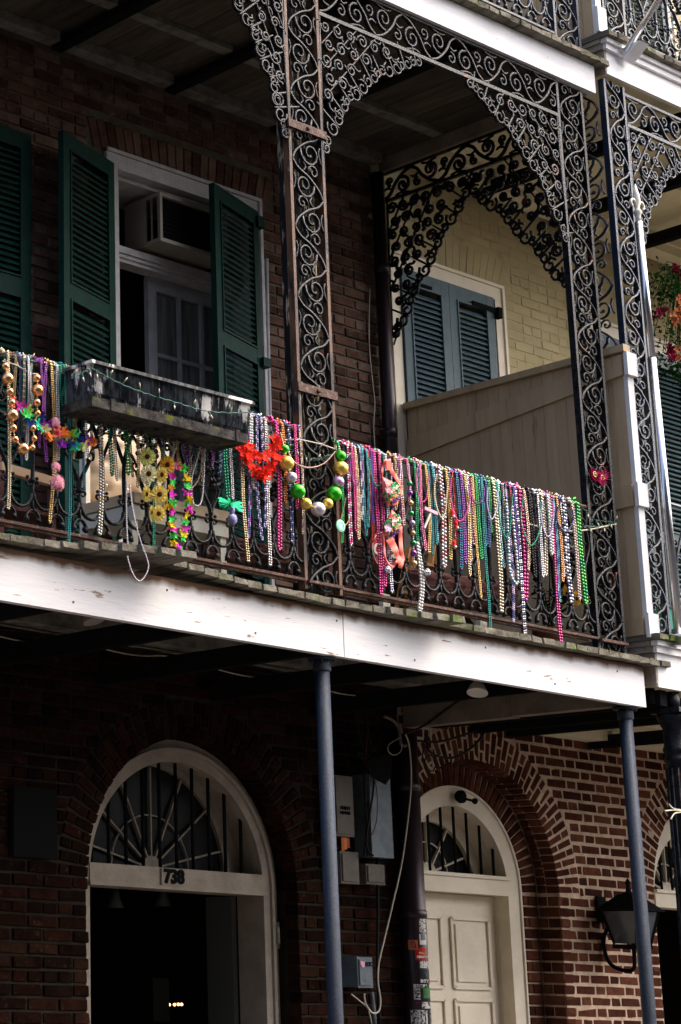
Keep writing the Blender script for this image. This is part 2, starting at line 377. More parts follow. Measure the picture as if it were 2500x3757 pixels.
def ring(cx, zs, R0, R1, y0, y1, n, a0=0, a1=PI, split=None, jit=.003):
    out = []
    for i in range(n):
        a = a0 + (a1-a0)*(i+.5)/n; segs = [(R0, R1)]
        if split is not None:
            g = .012
            segs = [(R0, R0+(R1-R0)*.66-g/2), (R0+(R1-R0)*.66+g/2, R1)] if (i + split) % 2 else [(R0, R0+(R1-R0)*.33-g/2), (R0+(R1-R0)*.33+g/2, R1)]
        w = (a1-a0)*R0/n - .009
        for r0, r1 in segs:
            rm = (r0+r1)/2
            out.append((Vector((cx + rm*math.cos(a), (y0+y1)/2 + random.uniform(-jit,jit), zs + rm*math.sin(a))), (r1-r0, y1-y0, w*(1+.35*(rm-R0)/R0)), Matrix.Rotation(-a, 3, 'Y')))
    return out
def place_bricks(items, mats, wall, keep=300, score=None):
    sc = []
    for it in items:
        c, s, R = it; vis = IN(c, 30)
        sc.append(((FPX*max(s[0], s[2])/dist(c) if vis else -1) * (score(c) if score else 1), it))
    order = sorted(range(len(sc)), key=lambda i: -sc[i][0])
    rest = MB()
    for n, i in enumerate(order):
        c, s, R = sc[i][1]; k = random.randrange(6); t = random.randrange(4)
        if n < keep and sc[i][0] > 0:
            Mx = Matrix.Translation(c) @ R.to_4x4() @ Matrix.Diagonal((*s, 1))
            link('brick', ub_mesh(k, mats[t]), wall, Mx)
        else:
            rest.cm = t; P, F = UB[k]
            rest.add([c + R @ Vector((p[0]*s[0], p[1]*s[1], p[2]*s[2])) for p in P], F)
    if rest.v: part('brick', rest, mats, wall, kind='stuff')
def wall_mb(x0, x1, z0, z1, y0, y1, holes, pad=0.0):
    xs = {x0, x1}
    for h in holes:
        if h[0] == 'r': xs |= {h[1]-pad, h[2]+pad}
        else:
            for i in range(49): xs.add(h[1] - (h[2]+pad)*math.cos(PI*i/48))
    xs = sorted(x for x in xs if x0 <= x <= x1); mb = MB()
    for a, b in zip(xs, xs[1:]):
        if b - a < 1e-5: continue
        xm = (a+b)/2; iv = [(z0, z1)]
        for h in holes:
            if h[0] == 'r': cut = (h[3]-pad, h[4]+pad) if h[1]-pad < xm < h[2]+pad else None
            else:
                q = (h[2]+pad)**2 - (xm-h[1])**2; cut = (h[3]-.001, h[3] + math.sqrt(q)) if q > 0 else None
            if cut:
                nv = []
                for p, q2 in iv:
                    if cut[1] <= p or cut[0] >= q2: nv.append((p, q2)); continue
                    if cut[0] > p: nv.append((p, cut[0]))
                    if cut[1] < q2: nv.append((cut[1], q2))
                iv = nv
        for p, q2 in iv:
            if q2 - p > 1e-4: mb.box(a, b, y0, y1, p, q2)
    return mb

def arch_band(cx, zs, r0, r1, y0, y1, zb, n=32):
    mb = MB(); P = []; F = []
    path = [(-1, zb)] + [None]*(n+1) + [(1, zb)]
    def pt(r, i):
        if i == 0: return (cx - r, zb)
        if i == n+2: return (cx + r, zb)
        a = PI - PI*(i-1)/n; return (cx + r*math.cos(a), zs + r*math.sin(a))
    for i in range(n+3):
        for r, y in ((r0, y0), (r1, y0), (r1, y1), (r0, y1)):
            x, z = pt(r, i); P.append((x, y, z))
    for i in range(n+2):
        for k in range(4): F.append((i*4+k, i*4+(k+1)%4, (i+1)*4+(k+1)%4, (i+1)*4+k))
    return mb.add(P, F)
XB = 10.66       # party line between the two houses
house = thing('brick_house', (8, W, 0), 'dark brown brick house on the left with open green shutters and a grey arched doorway', 'house')
creole = thing('brick_house', (12.5, W, 0), 'neighbouring house with red brick arches below and cream painted brick above', 'house')

# doors: D1 numbered doorway, D2 cream door, D3 at the right edge
D1C, D1R, D1Z, D1D = 8.745, .875, 2.145, .17
D2C, D2R, D2Z, D2D = 11.44, .685, 2.255, .195
D3C, RO, LZ = 14.27, .845, 2.325
lowholes = [('r', D1C-D1R, D1C+D1R, 0, D1Z), ('a', D1C, D1R, D1Z)]
OX0, OX1, OZ1 = 8.06, 9.47, 6.70       # upper window opening incl. casing
up_holes = [('r', OX0, OX1, 3.4, OZ1), ('r', 5.6, 7.15, 3.4, OZ1)]
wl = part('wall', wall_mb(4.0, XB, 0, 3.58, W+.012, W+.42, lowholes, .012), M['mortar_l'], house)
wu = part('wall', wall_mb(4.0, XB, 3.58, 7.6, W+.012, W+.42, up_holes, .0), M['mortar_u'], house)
part('wall', MB().box(4.0, XB, W, W+.4, 7.6, 11), M['mortar_u'], house)
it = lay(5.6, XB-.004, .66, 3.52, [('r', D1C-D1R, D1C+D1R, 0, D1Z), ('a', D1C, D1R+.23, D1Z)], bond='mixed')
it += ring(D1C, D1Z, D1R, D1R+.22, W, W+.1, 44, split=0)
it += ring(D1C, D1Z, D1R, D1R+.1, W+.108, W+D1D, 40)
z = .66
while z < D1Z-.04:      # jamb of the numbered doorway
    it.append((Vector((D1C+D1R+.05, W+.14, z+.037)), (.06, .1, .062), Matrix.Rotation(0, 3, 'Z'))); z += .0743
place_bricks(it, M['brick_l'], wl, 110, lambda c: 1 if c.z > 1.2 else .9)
FAc = (OX0+OX1)/2
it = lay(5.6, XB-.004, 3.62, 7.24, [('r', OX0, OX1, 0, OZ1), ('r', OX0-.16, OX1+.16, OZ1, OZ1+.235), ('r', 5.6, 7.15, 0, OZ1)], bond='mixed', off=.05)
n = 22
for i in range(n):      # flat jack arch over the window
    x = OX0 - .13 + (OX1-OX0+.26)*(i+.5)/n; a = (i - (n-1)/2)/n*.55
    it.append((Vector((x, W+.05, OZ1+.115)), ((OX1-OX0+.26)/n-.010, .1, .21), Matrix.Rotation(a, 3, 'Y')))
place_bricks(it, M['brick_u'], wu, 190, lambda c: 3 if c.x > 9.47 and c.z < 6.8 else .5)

low2 = [('r', D2C-RO, D2C+RO, 0, D2Z), ('a', D2C, RO, D2Z), ('r', D3C-RO, D3C+RO, 0, D2Z), ('a', D3C, RO, D2Z)]
UX0, UX1, UZ0, UZ1 = 10.80, 12.01, 3.4, 6.63
VX0, VX1 = 13.05, 14.45
yh = [('r', UX0, UX1, UZ0, UZ1), ('r', VX0, VX1, UZ0, UZ1)]
rl = part('wall', wall_mb(XB, 17, 0, 3.58, W+.004, W+.5, low2, .012), M['mortar_r'], creole)
ru = part('wall', wall_mb(XB, 17, 3.58, 7.6, W+.004, W+.42, yh), M['mortar_y'], creole)
part('wall', wall_mb(XB, 17, 7.6, 11, W, W+.4, [('r', 13.35, 14.65, 7.7, 10.5)]), M['brick_y'][0], creole)
R1 = RO+.25
ih = [low2[0], ('a', D2C, R1, D2Z), low2[2], ('a', D3C, R1, D2Z)]
it = lay(XB+.004, 15.2, .68, 3.42, ih, off=.03, J=.014, jit=.002)
for c in (D2C, D3C):
    it += ring(c, D2Z, RO, R1-.012, W, W+.1, 50, split=1)
    it += ring(c, D2Z, RO, RO+.1, W+.112, W+.174, 46)
    it += ring(c, D2Z, D2R+.004, RO-.002, W+.178, W+.25, 40)
    part('wall', arch_band(c, D2Z, D2R-.01, RO+(.05 if c > 12 else .0), W+.19, W+.5, 0), M['mortar_r'], creole)
z = .68; r = 0
while z < D2Z-.03:
    for c in (D2C, D3C):
        for s_ in (1, -1):
            for a, b in ([(.002, .174)] if r % 2 else [(.002, .098), (.110, .174)]):
                it.append((Vector((c+s_*(RO+.047), W+(a+b)/2, z+.037)), (b-a, .1, .060), Matrix.Rotation(-s_*PI/2, 3, 'Z')))
            segs = [(D2R+.004, RO-.002)] if r % 2 else [(D2R+.004, D2R+.045), (D2R+.057, RO-.002)]
            for a, b in segs: it.append((Vector((c+s_*(a+b)/2, W+.21, z+.037)), (b-a, .07, .062), Matrix.Rotation(0, 3, 'Z')))
    z += .0743; r += 1
it = [q for q in it if q[0].x > XB+.01]
place_bricks(it, M['brick_r'], rl, 300, lambda c: 1 if c.x > 10.9 else .2)
it = lay(XB+.004, 15.2, 3.62, 7.3, yh + [('r', UX0-.2, UX1+.2, UZ1, UZ1+.33), ('r', VX0-.2, VX1+.2, UZ1, UZ1+.33)], J=.006, depth=.08, jit=.0015, bond='mixed', off=.11)
for a0, a1 in ((UX0, UX1), (VX0, VX1)):
    n = 19
    for i in range(n):
        x = a0 - .15 + (a1-a0+.30)*(i+.5)/n; a = (i-(n-1)/2)/n*.8
        it.append((Vector((x, W+.05, UZ1+.16)), ((a1-a0+.3)/n-.009, .1, .30), Matrix.Rotation(a, 3, 'Y')))
place_bricks(it, M['brick_y'], ru, 0)

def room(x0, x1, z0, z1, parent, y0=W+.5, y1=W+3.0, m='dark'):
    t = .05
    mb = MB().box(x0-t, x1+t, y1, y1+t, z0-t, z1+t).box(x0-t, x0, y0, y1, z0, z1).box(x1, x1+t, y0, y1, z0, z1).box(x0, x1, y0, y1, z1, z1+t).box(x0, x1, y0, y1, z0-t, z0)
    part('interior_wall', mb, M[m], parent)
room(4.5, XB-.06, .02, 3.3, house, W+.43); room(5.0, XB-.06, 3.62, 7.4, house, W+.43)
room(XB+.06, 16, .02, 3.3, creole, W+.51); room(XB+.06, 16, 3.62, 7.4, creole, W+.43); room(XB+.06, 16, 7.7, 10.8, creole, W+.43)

# ------------------------------------------------------------------ arched doorways
def fan(cx, zs, R, y, m, parent, rays=7, z0=.0):
    g = MB(); pts = [(cx + R*math.cos(PI*i/24), zs + R*math.sin(PI*i/24)) for i in range(25)]
    g.prism(pts, lambda p: (p[0], y+.02, p[1]), lambda p: (p[0], y+.026, p[1]))
    t = part('transom_window', g, M['glass'], parent)
    for i in range(rays):
        a = PI*(i+.5)/rays
        part('muntin', MB().bar((cx+.05*math.cos(a), y, zs+.05*math.sin(a)), (cx+(R-.01)*math.cos(a), y, zs+(R-.01)*math.sin(a)), .011, .02, (0,1,0)), M[m], t)
    b = MB(); pr = [(cx + R*.52*math.cos(PI*i/20), y+.004, zs + R*.52*math.sin(PI*i/20)) for i in range(21)]
    b.tube(pr, .0055, 5); part('muntin', b, M[m], t)
    b = MB().prism([(cx + .08*math.cos(PI*i/8), zs + .08*math.sin(PI*i/8)) for i in range(9)], lambda p: (p[0], y-.012, p[1]), lambda p: (p[0], y+.012, p[1]))
    part('muntin', b, M[m], t)
    return t
# D1: numbered doorway
y = W + D1D
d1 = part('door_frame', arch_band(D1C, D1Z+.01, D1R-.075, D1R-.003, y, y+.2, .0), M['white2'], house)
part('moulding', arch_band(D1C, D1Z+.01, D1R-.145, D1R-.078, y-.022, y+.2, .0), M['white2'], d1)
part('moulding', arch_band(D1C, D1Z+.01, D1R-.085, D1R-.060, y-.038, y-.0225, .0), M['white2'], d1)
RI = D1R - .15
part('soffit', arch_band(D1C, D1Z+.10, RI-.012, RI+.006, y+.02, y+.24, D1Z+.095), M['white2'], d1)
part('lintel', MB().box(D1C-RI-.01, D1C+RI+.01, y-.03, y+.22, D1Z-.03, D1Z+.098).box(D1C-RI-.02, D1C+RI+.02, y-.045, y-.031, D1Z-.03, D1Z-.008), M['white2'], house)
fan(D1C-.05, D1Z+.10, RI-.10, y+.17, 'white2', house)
bars = MB()
for i in range(10):
    x = D1C - RI + .06 + i*(2*RI-.1)/9.6
    zt = D1Z + .09 + math.sqrt(max(.001, RI**2 - (x-D1C)**2))
    part('window_bar', MB().tube([(x, y+.035, D1Z+.09), (x, y+.035, zt)], .0115, 6), M['black'], house, True)
part('spandrel', arch_band(D1C-.05, D1Z+.10, RI-.10, RI+.06, y+.16, y+.2, D1Z+.095), M['white2'], house)
for sx in (1,):
    part('hinge', MB().tube([(D1C+D1R-.05, y-.045, 1.83), (D1C+D1R-.05, y-.045, 1.93)], .011, 8).box(D1C+D1R-.075, D1C+D1R-.02, y-.03, y-.01, 1.80, 1.96), M['white2'], d1)
def text(s, size, loc, m, parent, name='lettering', ext=.004, rot=(PI/2, 0, 0), bold=0.0, shear=0.0, align='CENTER'):
    c = bpy.data.curves.new('t', 'FONT'); c.body = s; c.size = size; c.extrude = ext; c.align_x = align; c.align_y = 'CENTER'; c.offset = bold; c.shear = shear
    c.resolution_u = 3
    o = bpy.data.objects.new('t', c); COL.objects.link(o)
    dg = bpy.context.evaluated_depsgraph_get(); me = bpy.data.meshes.new_from_object(o.evaluated_get(dg))
    bpy.data.objects.remove(o); bpy.data.curves.remove(c)
    me.materials.clear(); me.materials.append(m); me.name = name
    return link(name, me, parent, Matrix.Translation(loc) @ (Matrix.Rotation(rot[2], 4, 'Z') @ Matrix.Rotation(rot[1], 4, 'Y') @ Matrix.Rotation(rot[0], 4, 'X')))
npl = at(640, 3215, y-.04)
plq = part('number_plate', MB().box(npl.x-.105, npl.x+.095, y-.042, y-.031, D1Z-.006, D1Z+.094), M['white2'], house)
text('738', .112, (npl.x-.005, y-.045, D1Z+.044), M['green'] if 0 else M['black'], plq, bold=.005)
part('door_leaf', MB().box(D1C+RI-.05, D1C+RI-.01, y+.2, y+.42, 0, D1Z-.035), M['grey_leaf'], house)
# D2 and D3
def doorway(c, d, door=True, m='cream'):
    y = W + D2D
    f = part('door_frame', arch_band(c, D2Z+.01, d-.14, d-.002, y, y+.1, 0), M[m], creole)
    part('moulding', arch_band(c, D2Z+.01, d-.02, d-.004, y-.014, y-.0005, 0), M[m], f)
    ri = d - .14
    part('lintel', MB().box(c-ri, c+ri, y-.012, y+.2, LZ-.10, LZ+.03).box(c-ri, c+ri, y-.03, y-.013, LZ+.006, LZ+.03), M[m], creole)
    part('jamb', MB().box(c+ri-.001, c+ri+.03, y+.101, y+.35, 0, LZ-.1).box(c-ri-.03, c-ri+.001, y+.101, y+.35, 0, LZ-.1), M[m], creole)
    part('soffit', arch_band(c, D2Z, ri-.002, ri+.03, y+.101, y+.28, LZ+.03), M[m], creole)
    fan(c-.03, LZ+.03, ri-.13, y+.22, m, creole, 5)
    part('spandrel', arch_band(c, D2Z, ri-.09, ri-.003, y+.20, y+.235, LZ+.03), M[m], creole)
    for i in range(8):
        x = c - ri + .05 + i*(2*ri-.1)/7.2; zt = D2Z + .01 + math.sqrt(max(.009, ri**2 - (x-c)**2))
        part('window_bar', MB().tube([(x, y+.05, LZ+.02), (x, y+.05, zt)], .0105, 6), M['black'], creole, True)
    if door:
        yd = y + .125; dl = part('door', MB().box(c-ri, c+ri, yd, yd+.05, .1, LZ-.104), M[m], creole)
        for s in (-1, 1):
            xc = c + s*ri*.47; hw = ri*.33
            for za, zb in ((1.62, 2.04), (.85, 1.50)):
                p = MB().box(xc-hw-.03, xc+hw+.03, yd-.004, yd-.0005, za-.03, zb+.03)
                fr = MB()
                for a, b in (((xc-hw-.02, za-.02), (xc+hw+.02, za-.02)), ((xc+hw+.02, za-.02), (xc+hw+.02, zb+.02)), ((xc+hw+.02, zb+.02), (xc-hw-.02, zb+.02)), ((xc-hw-.02, zb+.02), (xc-hw-.02, za-.02))):
                    fr.bar((a[0], yd-.011, a[1]), (b[0], yd-.011, b[1]), .022, .014, (0,1,0))
                q = part('door_panel', MB().box(xc-hw+.02, xc+hw-.02, yd-.014, yd-.001, za+.02, zb-.02), M[m], dl)
                part('door_moulding', fr, M[m], dl)
doorway(D2C, D2R)
doorway(D3C, D2R, False)
fx = part('light_fixture', MB().lathe((D2C+.02, W+D2D-.02, D2Z+.615), [(.03, 0), (.045, -.02), (.045, -.045)], 14, 'y').tube([(D2C+.02, W+D2D-.04, D2Z+.61), (D2C+.08, W+D2D-.10, D2Z+.59)], .010, 6).ball((D2C+.09, W+D2D-.11, D2Z+.587), .022), M['black'], creole, True)

# ------------------------------------------------------------------ upstairs openings
def casing(x0, x1, z0, z1, w, m, parent, y=W, d=.06, proj=.03):
    part('window_frame', MB().box(x0, x0+w, y-proj, y+d, z0, z1).box(x1-w, x1, y-proj, y+d, z0, z1-w-.001).box(x0+w+.001, x1, y-proj, y+d, z1-w, z1).box(x1-.02, x1+.006, y-proj-.014, y-proj-.001, z0, z1).box(x0, x1+.006, y-proj-.014, y-proj-.001, z1+.001, z1+.025), M[m], parent)
def shutter(O, ang, width, z0, z1, m, parent, rails, stile=.07, hinge_left=True, tilt=.55, th=.038):
    # leaf runs from O along direction (cos, sin); slats are separate pieces
    U = Vector((math.cos(ang), math.sin(ang), 0)); N = Vector((U.y, -U.x, 0))
    fr = frame(O, U, (0,0,1), N)
    def bx(mb, u0, u1, v0, v1, n0, n1):
        P = [fr(u, v, n) for n in (n0, n1) for v in (v0, v1) for u in (u0, u1)]
        return mb.add(P, [(0,1,3,2),(4,6,7,5),(0,4,5,1),(2,3,7,6),(0,2,6,4),(1,5,7,3)])
    mb = MB(); h = z1 - z0
    bx(mb, 0, stile, 0, h, -th/2, th/2); bx(mb, width-stile, width, 0, h, -th/2, th/2)
    for a, b in rails: bx(mb, stile, width-stile, a, b, -th/2+.001, th/2-.001)
    lf = part('shutter', mb, M[m], parent)
    for (a, b), (c, d) in zip(rails, rails[1:]):
        fm = MB(); e = .012
        bx(fm, stile, stile+e, b, c, th/2-.002, th/2+.008); bx(fm, width-stile-e, width-stile, b, c, th/2-.002, th/2+.008)
        bx(fm, stile+e, width-stile-e, b, b+e, th/2-.002, th/2+.008); bx(fm, stile+e, width-stile-e, c-e, c, th/2-.002, th/2+.008)
        part('bead_moulding', fm, M[m], lf)
        v = b + .02
        while v < c - .02:
            s = MB(); t = .0045; hh = .021
            P = []
            for u in (stile+.002, width-stile-.002):
                for dv, dn in ((hh, -th*.42), (hh-t*2, -th*.5), (-hh-t, th*.42), (-hh+t, th*.5)): P.append(fr(u, v+dv, dn))
            s.add(P, [(0,1,2,3),(7,6,5,4),(0,4,5,1),(1,5,6,2),(2,6,7,3),(3,7,4,0)])
            part('slat', s, M[m], lf); v += .040
    return lf
casing(OX0, OX1, 3.56, OZ1, .10, 'casing_g', house, proj=.012)
# reveal lining, transom, sash
part('window_frame', MB().box(OX0, OX0+.03, W+.061, W+.42, 3.56, OZ1-.1).box(OX1-.03, OX1, W+.061, W+.42, 3.56, OZ1-.1).box(OX0+.03, OX1-.03, W+.061, W+.42, OZ1-.13, OZ1-.10), M['casing_g'], house)
ZT = 6.12
tb = part('transom_bar', MB().box(OX0+.031, OX1-.031, W+.16, W+.26, ZT-.06, ZT+.02).box(OX0+.031, OX1-.031, W+.13, W+.159, ZT-.01, ZT+.035).box(OX0+.031, OX1-.031, W+.145, W+.1595, ZT-.035, ZT-.012), M['casing_g'], house)
part('transom_panel', MB().box(OX0+.031, 8.36, W+.20, W+.24, ZT+.021, OZ1-.131), M['casing_g'], house)
def sash(x0, x1, z0, z1, y, cols, zs, parent):
    s = part('glazed_door', MB().box(x0, x0+.075, y, y+.04, z0, z1).box(x1-.075, x1, y, y+.04, z0, z1).box(x0+.075, x1-.075, y, y+.04, z1-.09, z1), M['grey_door'], parent)
    for i in range(1, cols):
        x = x0+.075+(x1-x0-.15)*i/cols; part('muntin', MB().box(x-.012, x+.012, y-.004, y+.036, z0, z1-.09), M['grey_door'], s)
    for z in zs: part('muntin', MB().box(x0+.075, x1-.075, y-.002, y+.034, z-.012, z+.012), M['grey_door'], s)
    zz = [z0] + list(zs) + [z1-.09]
    for i in range(cols):
        for a, b in zip(zz, zz[1:]):
            xa = x0+.075+(x1-x0-.15)*i/cols+.012; xb = x0+.075+(x1-x0-.15)*(i+1)/cols-.012
            part('pane', MB().box(xa, xb, y+.02, y+.024, a+.012, b-.012), M['curtain'], s)
sash(8.655, 9.43, 3.62, ZT-.062, W+.24, 3, (4.35, 4.72, 5.10, 5.53), house)
zs0 = 3.63
t = math.radians(16)
shutter((9.385-.62*math.cos(t), W-.045-.62*math.sin(t), zs0), t, .62, zs0, 6.60, 'green', house, [(0, .12), (.82, .90), (1.88, 1.98), (2.87, 2.97)], .075)
part('shutter_hook', MB().box(9.36, 9.42, W-.09, W-.03, 6.48, 6.56), M['green'], house)
part('shutter_hook', MB().box(9.36, 9.43, W-.10, W-.03, 5.50, 5.56), M['green'], house)
t = math.radians(17)
shutter((8.07-.62*math.cos(t), W-.045-.62*math.sin(t), zs0), t, .62, zs0, 6.60, 'green', house, [(0, .12), (.82, .90), (1.90, 2.00), (2.87, 2.97)], .075)
shutter((6.78, W-.045, zs0), 0, .60, zs0, 6.60, 'green', house, [(0, .12), (1.90, 2.02), (2.87, 2.97)], .075)
# AC unit in the transom
axl = at(588, 780, W-.03).x
ac = part('air_conditioner', MB().box(axl, axl+.62, W-.03, W+.30, 6.19, 6.215).box(axl, axl+.62, W-.03, W+.30, 6.505, 6.53).box(axl, axl+.022, W-.03, W-.005, 6.215, 6.505).box(axl, axl+.012, W+.10, W+.30, 6.215, 6.505).box(axl, axl+.010, W+.045, W+.055, 6.215, 6.505).box(axl+.6, axl+.62, W-.03, W+.3, 6.215, 6.505), M['ac'], house)
part('grille', MB().box(axl+.02, axl+.6, W+.0, W+.01, 6.216, 6.504), M['black'], ac)
for i in range(9): part('louvre', MB().box(axl+.02, axl+.6, W-.012, W-.008, 6.23+i*.03, 6.237+i*.03), M['black'], ac)
# cream house openings
casing(UX0-.02, UX1+.06, 3.56, UZ1+.03, .10, 'cream', creole, proj=.02)
sw = (11.93-10.885)/2
for i in range(2):
    shutter((10.885+i*sw, W-.02, 3.63), 0, sw-.004, 3.63, 6.56, 'bluegrey', creole, [(0, .12), (1.80, 1.90), (2.82, 2.93)], .085)
part('iron_strap', MB().box(11.66, 11.97, W-.055, W-.043, 6.44, 6.475).box(11.93, 11.975, W-.075, W-.03, 6.40, 6.48), M['black'], creole)
part('iron_strap', MB().box(11.03, 11.20, W-.055, W-.043, 6.455, 6.475), M['black'], creole)
casing(13.27, 14.72, 7.7, 10.55, .09, 'cream', creole, proj=.02)
casing(VX0, VX1+.06, 3.56, UZ1+.03, .10, 'cream', creole, proj=.02)
for i in range(2):
    shutter((VX0+.1+i*.63, W-.02, 3.63), 0, .625, 3.63, 6.56, 'teal', creole, [(0, .12), (1.35, 1.45), (2.82, 2.93)], .085)
for i in range(2):
    shutter((13.37+i*.63, W-.02, 7.75), 0, .615, 7.75, 10.4, 'teal', creole, [(0, .12), (1.0, 1.1), (2.5, 2.62)], .085)
print('part 2')

# ------------------------------------------------------------------ galleries (left house)
XE = 10.83
def rough_plank(x0, x1, y0, y1, z0, z1, R):
    j = lambda s: R.uniform(-s, s); mb = MB(); P = []
    ys = [y0, y0+.02, y0+.30, y1]
    for k, y in enumerate(ys):
        e = .0025 if k == 0 else 0
        for x, z in ((x0+e, z0+e), (x1-e, z0+e), (x1-e, z1-e), (x0+e, z1-e)): P.append((x+j(.0006), y+(j(.006) if k == 0 else 0), z+j(.003)))
    F = [(0,1,2,3), (15,14,13,12)]
    for i in range(3):
        for k in range(4): F.append((i*4+(k+1)%4, i*4+k, (i+1)*4+k, (i+1)*4+(k+1)%4))
    return mb.add(P, F)
def gallery(name_loc, label, zf0, zf1, zfloor, x0, sawt, zdrop, mplank, wood_end=True, low=True):
    g = thing('gallery', name_loc, label, 'balcony', 'galleries of the brown brick house')
    R = random.Random(3)
    segs = [(x0, 8.127), (8.134, XE)] if low else [(x0, XE)]
    for a, b in segs:
        part('fascia', MB().box(a, b, -.045, 0, zf0, zf1-.002 if a > 8 else zf1), M['fascia'], g)
    x = x0; i = 0
    while x < XE + (.10 if low else .06):
        w = .105; over = .108 + R.uniform(-.005, .005); dz = zdrop(x)
        for a, b, ex in sawt:
            if a < x < b: over += ex*(x-a)/(b-a)
        if x > XE-.12: y1 = .25
        else: y1 = W-.005
        part('floor_plank', rough_plank(x, x+w-.0012, -over, y1, zfloor+dz, zfloor+dz+.038+R.uniform(-.002,.003), R), M[mplank], g)
        x += w; i += 1
    return g
g1 = gallery((8, 0, 3.5), 'lower timber gallery with a broad white fascia and rough mossy deck planks', 3.262, 3.512, 3.516, 5.25,
             [(6.05, 6.78, .17), (8.25, 8.86, .12)], lambda x: max(0, .05*math.exp(-((x-6.6)/.5)**2)) + .012*max(0, 8-x)/2.3 - .001*(x > 9), 'plank')
g2 = gallery((8, 0, 7.4), 'upper timber gallery with a bright white fascia and a bare board ceiling', 7.282, 7.478, 7.482, 5.25, [], lambda x: 0, 'plank', low=False)
# undersides
R = random.Random(5)
for i, x in enumerate((5.15, 6.09, 7.04, 7.95, 8.88, 9.82)):
    part('joist', MB().box(x, x+.055, .002, W-.01, 3.262, 3.37), M['black'], g1)
for i in range(7):
    a = 5.3+i*.80
    part('stringer', MB().box(a, min(a+.795, XE-.12), .28, .38, 3.40+R.uniform(0,.01), 3.512), M['ledger'], g1)
    part('stringer', MB().box(a, min(a+.795, XE-.12), .95, 1.04, 3.41, 3.512), M['ledger'], g1)
part('end_beam', MB().box(10.69, 10.785, .002, .80, 3.268, 3.512), M['beamwood'], g1)
part('end_beam', MB().box(10.692, 10.783, .804, W-.01, 3.262, 3.508), M['beamwood'], g1)
for i, x in enumerate((5.70, 6.65, 7.60, 8.60, 9.60)):
    part('joist', MB().box(x, x+.080, .002, W-.005, 7.268, 7.325), M['black'], g2)
for i in range(6):
    a = (5.3, 5.80, 6.75, 7.70, 8.70, 9.70)[i]; b = (5.69, 6.64, 7.59, 8.59, 9.59, 10.66)[i]
    part('stringer', MB().box(a, b, 1.03, 1.11, 7.322, 7.358), M['ledger'], g2)
    part('stringer', MB().box(a, b, W-.10, W-.004, 7.290, 7.358), M['ledger'], g2)
x = 5.25
while x < XE - .05:
    part('ceiling_board', MB().box(x, x+.138, .004, W-.006, 7.36+R.uniform(0,.004), 7.38), M['ceilwood'], g2); x += .142
part('end_beam', MB().box(10.735, 10.79, .002, W-.006, 7.262, 7.358), M['beamwood'], g2)

# ------------------------------------------------------------------ cast iron patterns
def vine(mb, fr, L, w, bay=.20, wd=.0155, dp=.024, flip=0):
    nb = max(1, round(L/bay)); hb = L/nb; k = .5*w
    for i in range(nb):
        s = 1 if (i+flip) % 2 == 0 else -1; v = i*hb
        mb.ribbon(fr, cat([(-s*.96*k, v+.02*hb), (-s*.72*k, v+.30*hb), (-s*.05*k, v+.62*hb), (s*.62*k, v+.80*hb), (s*.96*k, v+1.02*hb)], 4), wd, dp)
        r0 = min(.62*k, .40*hb)
        sp = spiral(s*.22*k, v+.34*hb, r0*1.05, r0*.22, PI*.95, 1.35, 17, sx=s)
        mb.ribbon(fr, sp, [wd*(1.05-.4*j/16) for j in range(16)]+[wd*1.1], dp*.9)
        mb.ball(fr(*sp[-1]), wd*.85, 6, 4)
        sp = spiral(-s*.40*k, v+.80*hb, r0*.62, r0*.14, -.1, 1.1, 11, sx=s)
        mb.ribbon(fr, sp, wd*.75, dp*.8); mb.ball(fr(*sp[-1]), wd*.65, 6, 4)
        mb.ribbon(fr, cat([(s*.96*k, v+.10*hb), (s*.80*k, v+.42*hb), (s*.90*k, v+.62*hb)], 3), wd*.7, dp*.7)
        mb.ribbon(fr, cat([(s*.30*k, v+.76*hb), (s*.10*k, v+.90*hb), (s*.25*k, v+1.04*hb)], 3), [wd*.4,wd*.6,wd*.9,wd*.9,wd*.8,wd*.6,wd*.4], dp*.7)
def column(x0, x1, z0, z1, label, m='iron', back=False, side=0, straps=(), yb=0.0, mbar='iron', group=None, bay=.20, sd=.284):
    t = thing('iron_column', ((x0+x1)/2, yb, z0), label, 'column', group)
    fr = frame(((x0+x1)/2, yb-.012, z0), (1,0,0), (0,0,1), (0,-1,0))
    for x in (x0, x1):
        # angle bars: narrow bright edge plus a flange running back
        s = 1 if x == x0 else -1
        part('angle_bar', MB().box(x-.011, x+.011, yb-.022, yb-.002, z0, z1).box(x-.011, x-.003, yb-.0015, yb+.020, z0, z1), M[mbar], t)
    sc = MB(); vine(sc, fr, z1-z0, x1-x0-.022, bay); part('scrollwork', sc, M[m], t, True, kind='stuff' if 0 else None)
    if back:
        part('backing_board', MB().box(x0+.014, x1-.014, yb+.045, yb+.085, z0, z1), M['charred'], t)
    if side:
        fs = frame((x1 if side > 0 else x0, yb+sd/2+.008, z0), (0,1,0), (0,0,1), (-1,0,0))
        xx = x1 if side > 0 else x0
        sc = MB(); vine(sc, fs, z1-z0, sd-.06, bay, flip=1); part('scrollwork', sc, M[m], t, True)
        part('angle_bar', MB().box(xx-.02, xx, yb+sd-.022, yb+sd, z0, z1), M[mbar], t)
    for z in straps:
        sm = MB().box(x0-.022, x1+.022, yb-.036, yb-.0235, z-.024, z+.024); sp = part('strap', sm, M['rusty'], t)
        part('bolt', MB().lathe(((x0+x1)/2, yb-.036, z), [(.012, 0), (.012, -.008), (.006, -.012)], 10, 'y'), M['rusty'], sp)
    return t
GC = 'iron lace columns of the brown brick house'
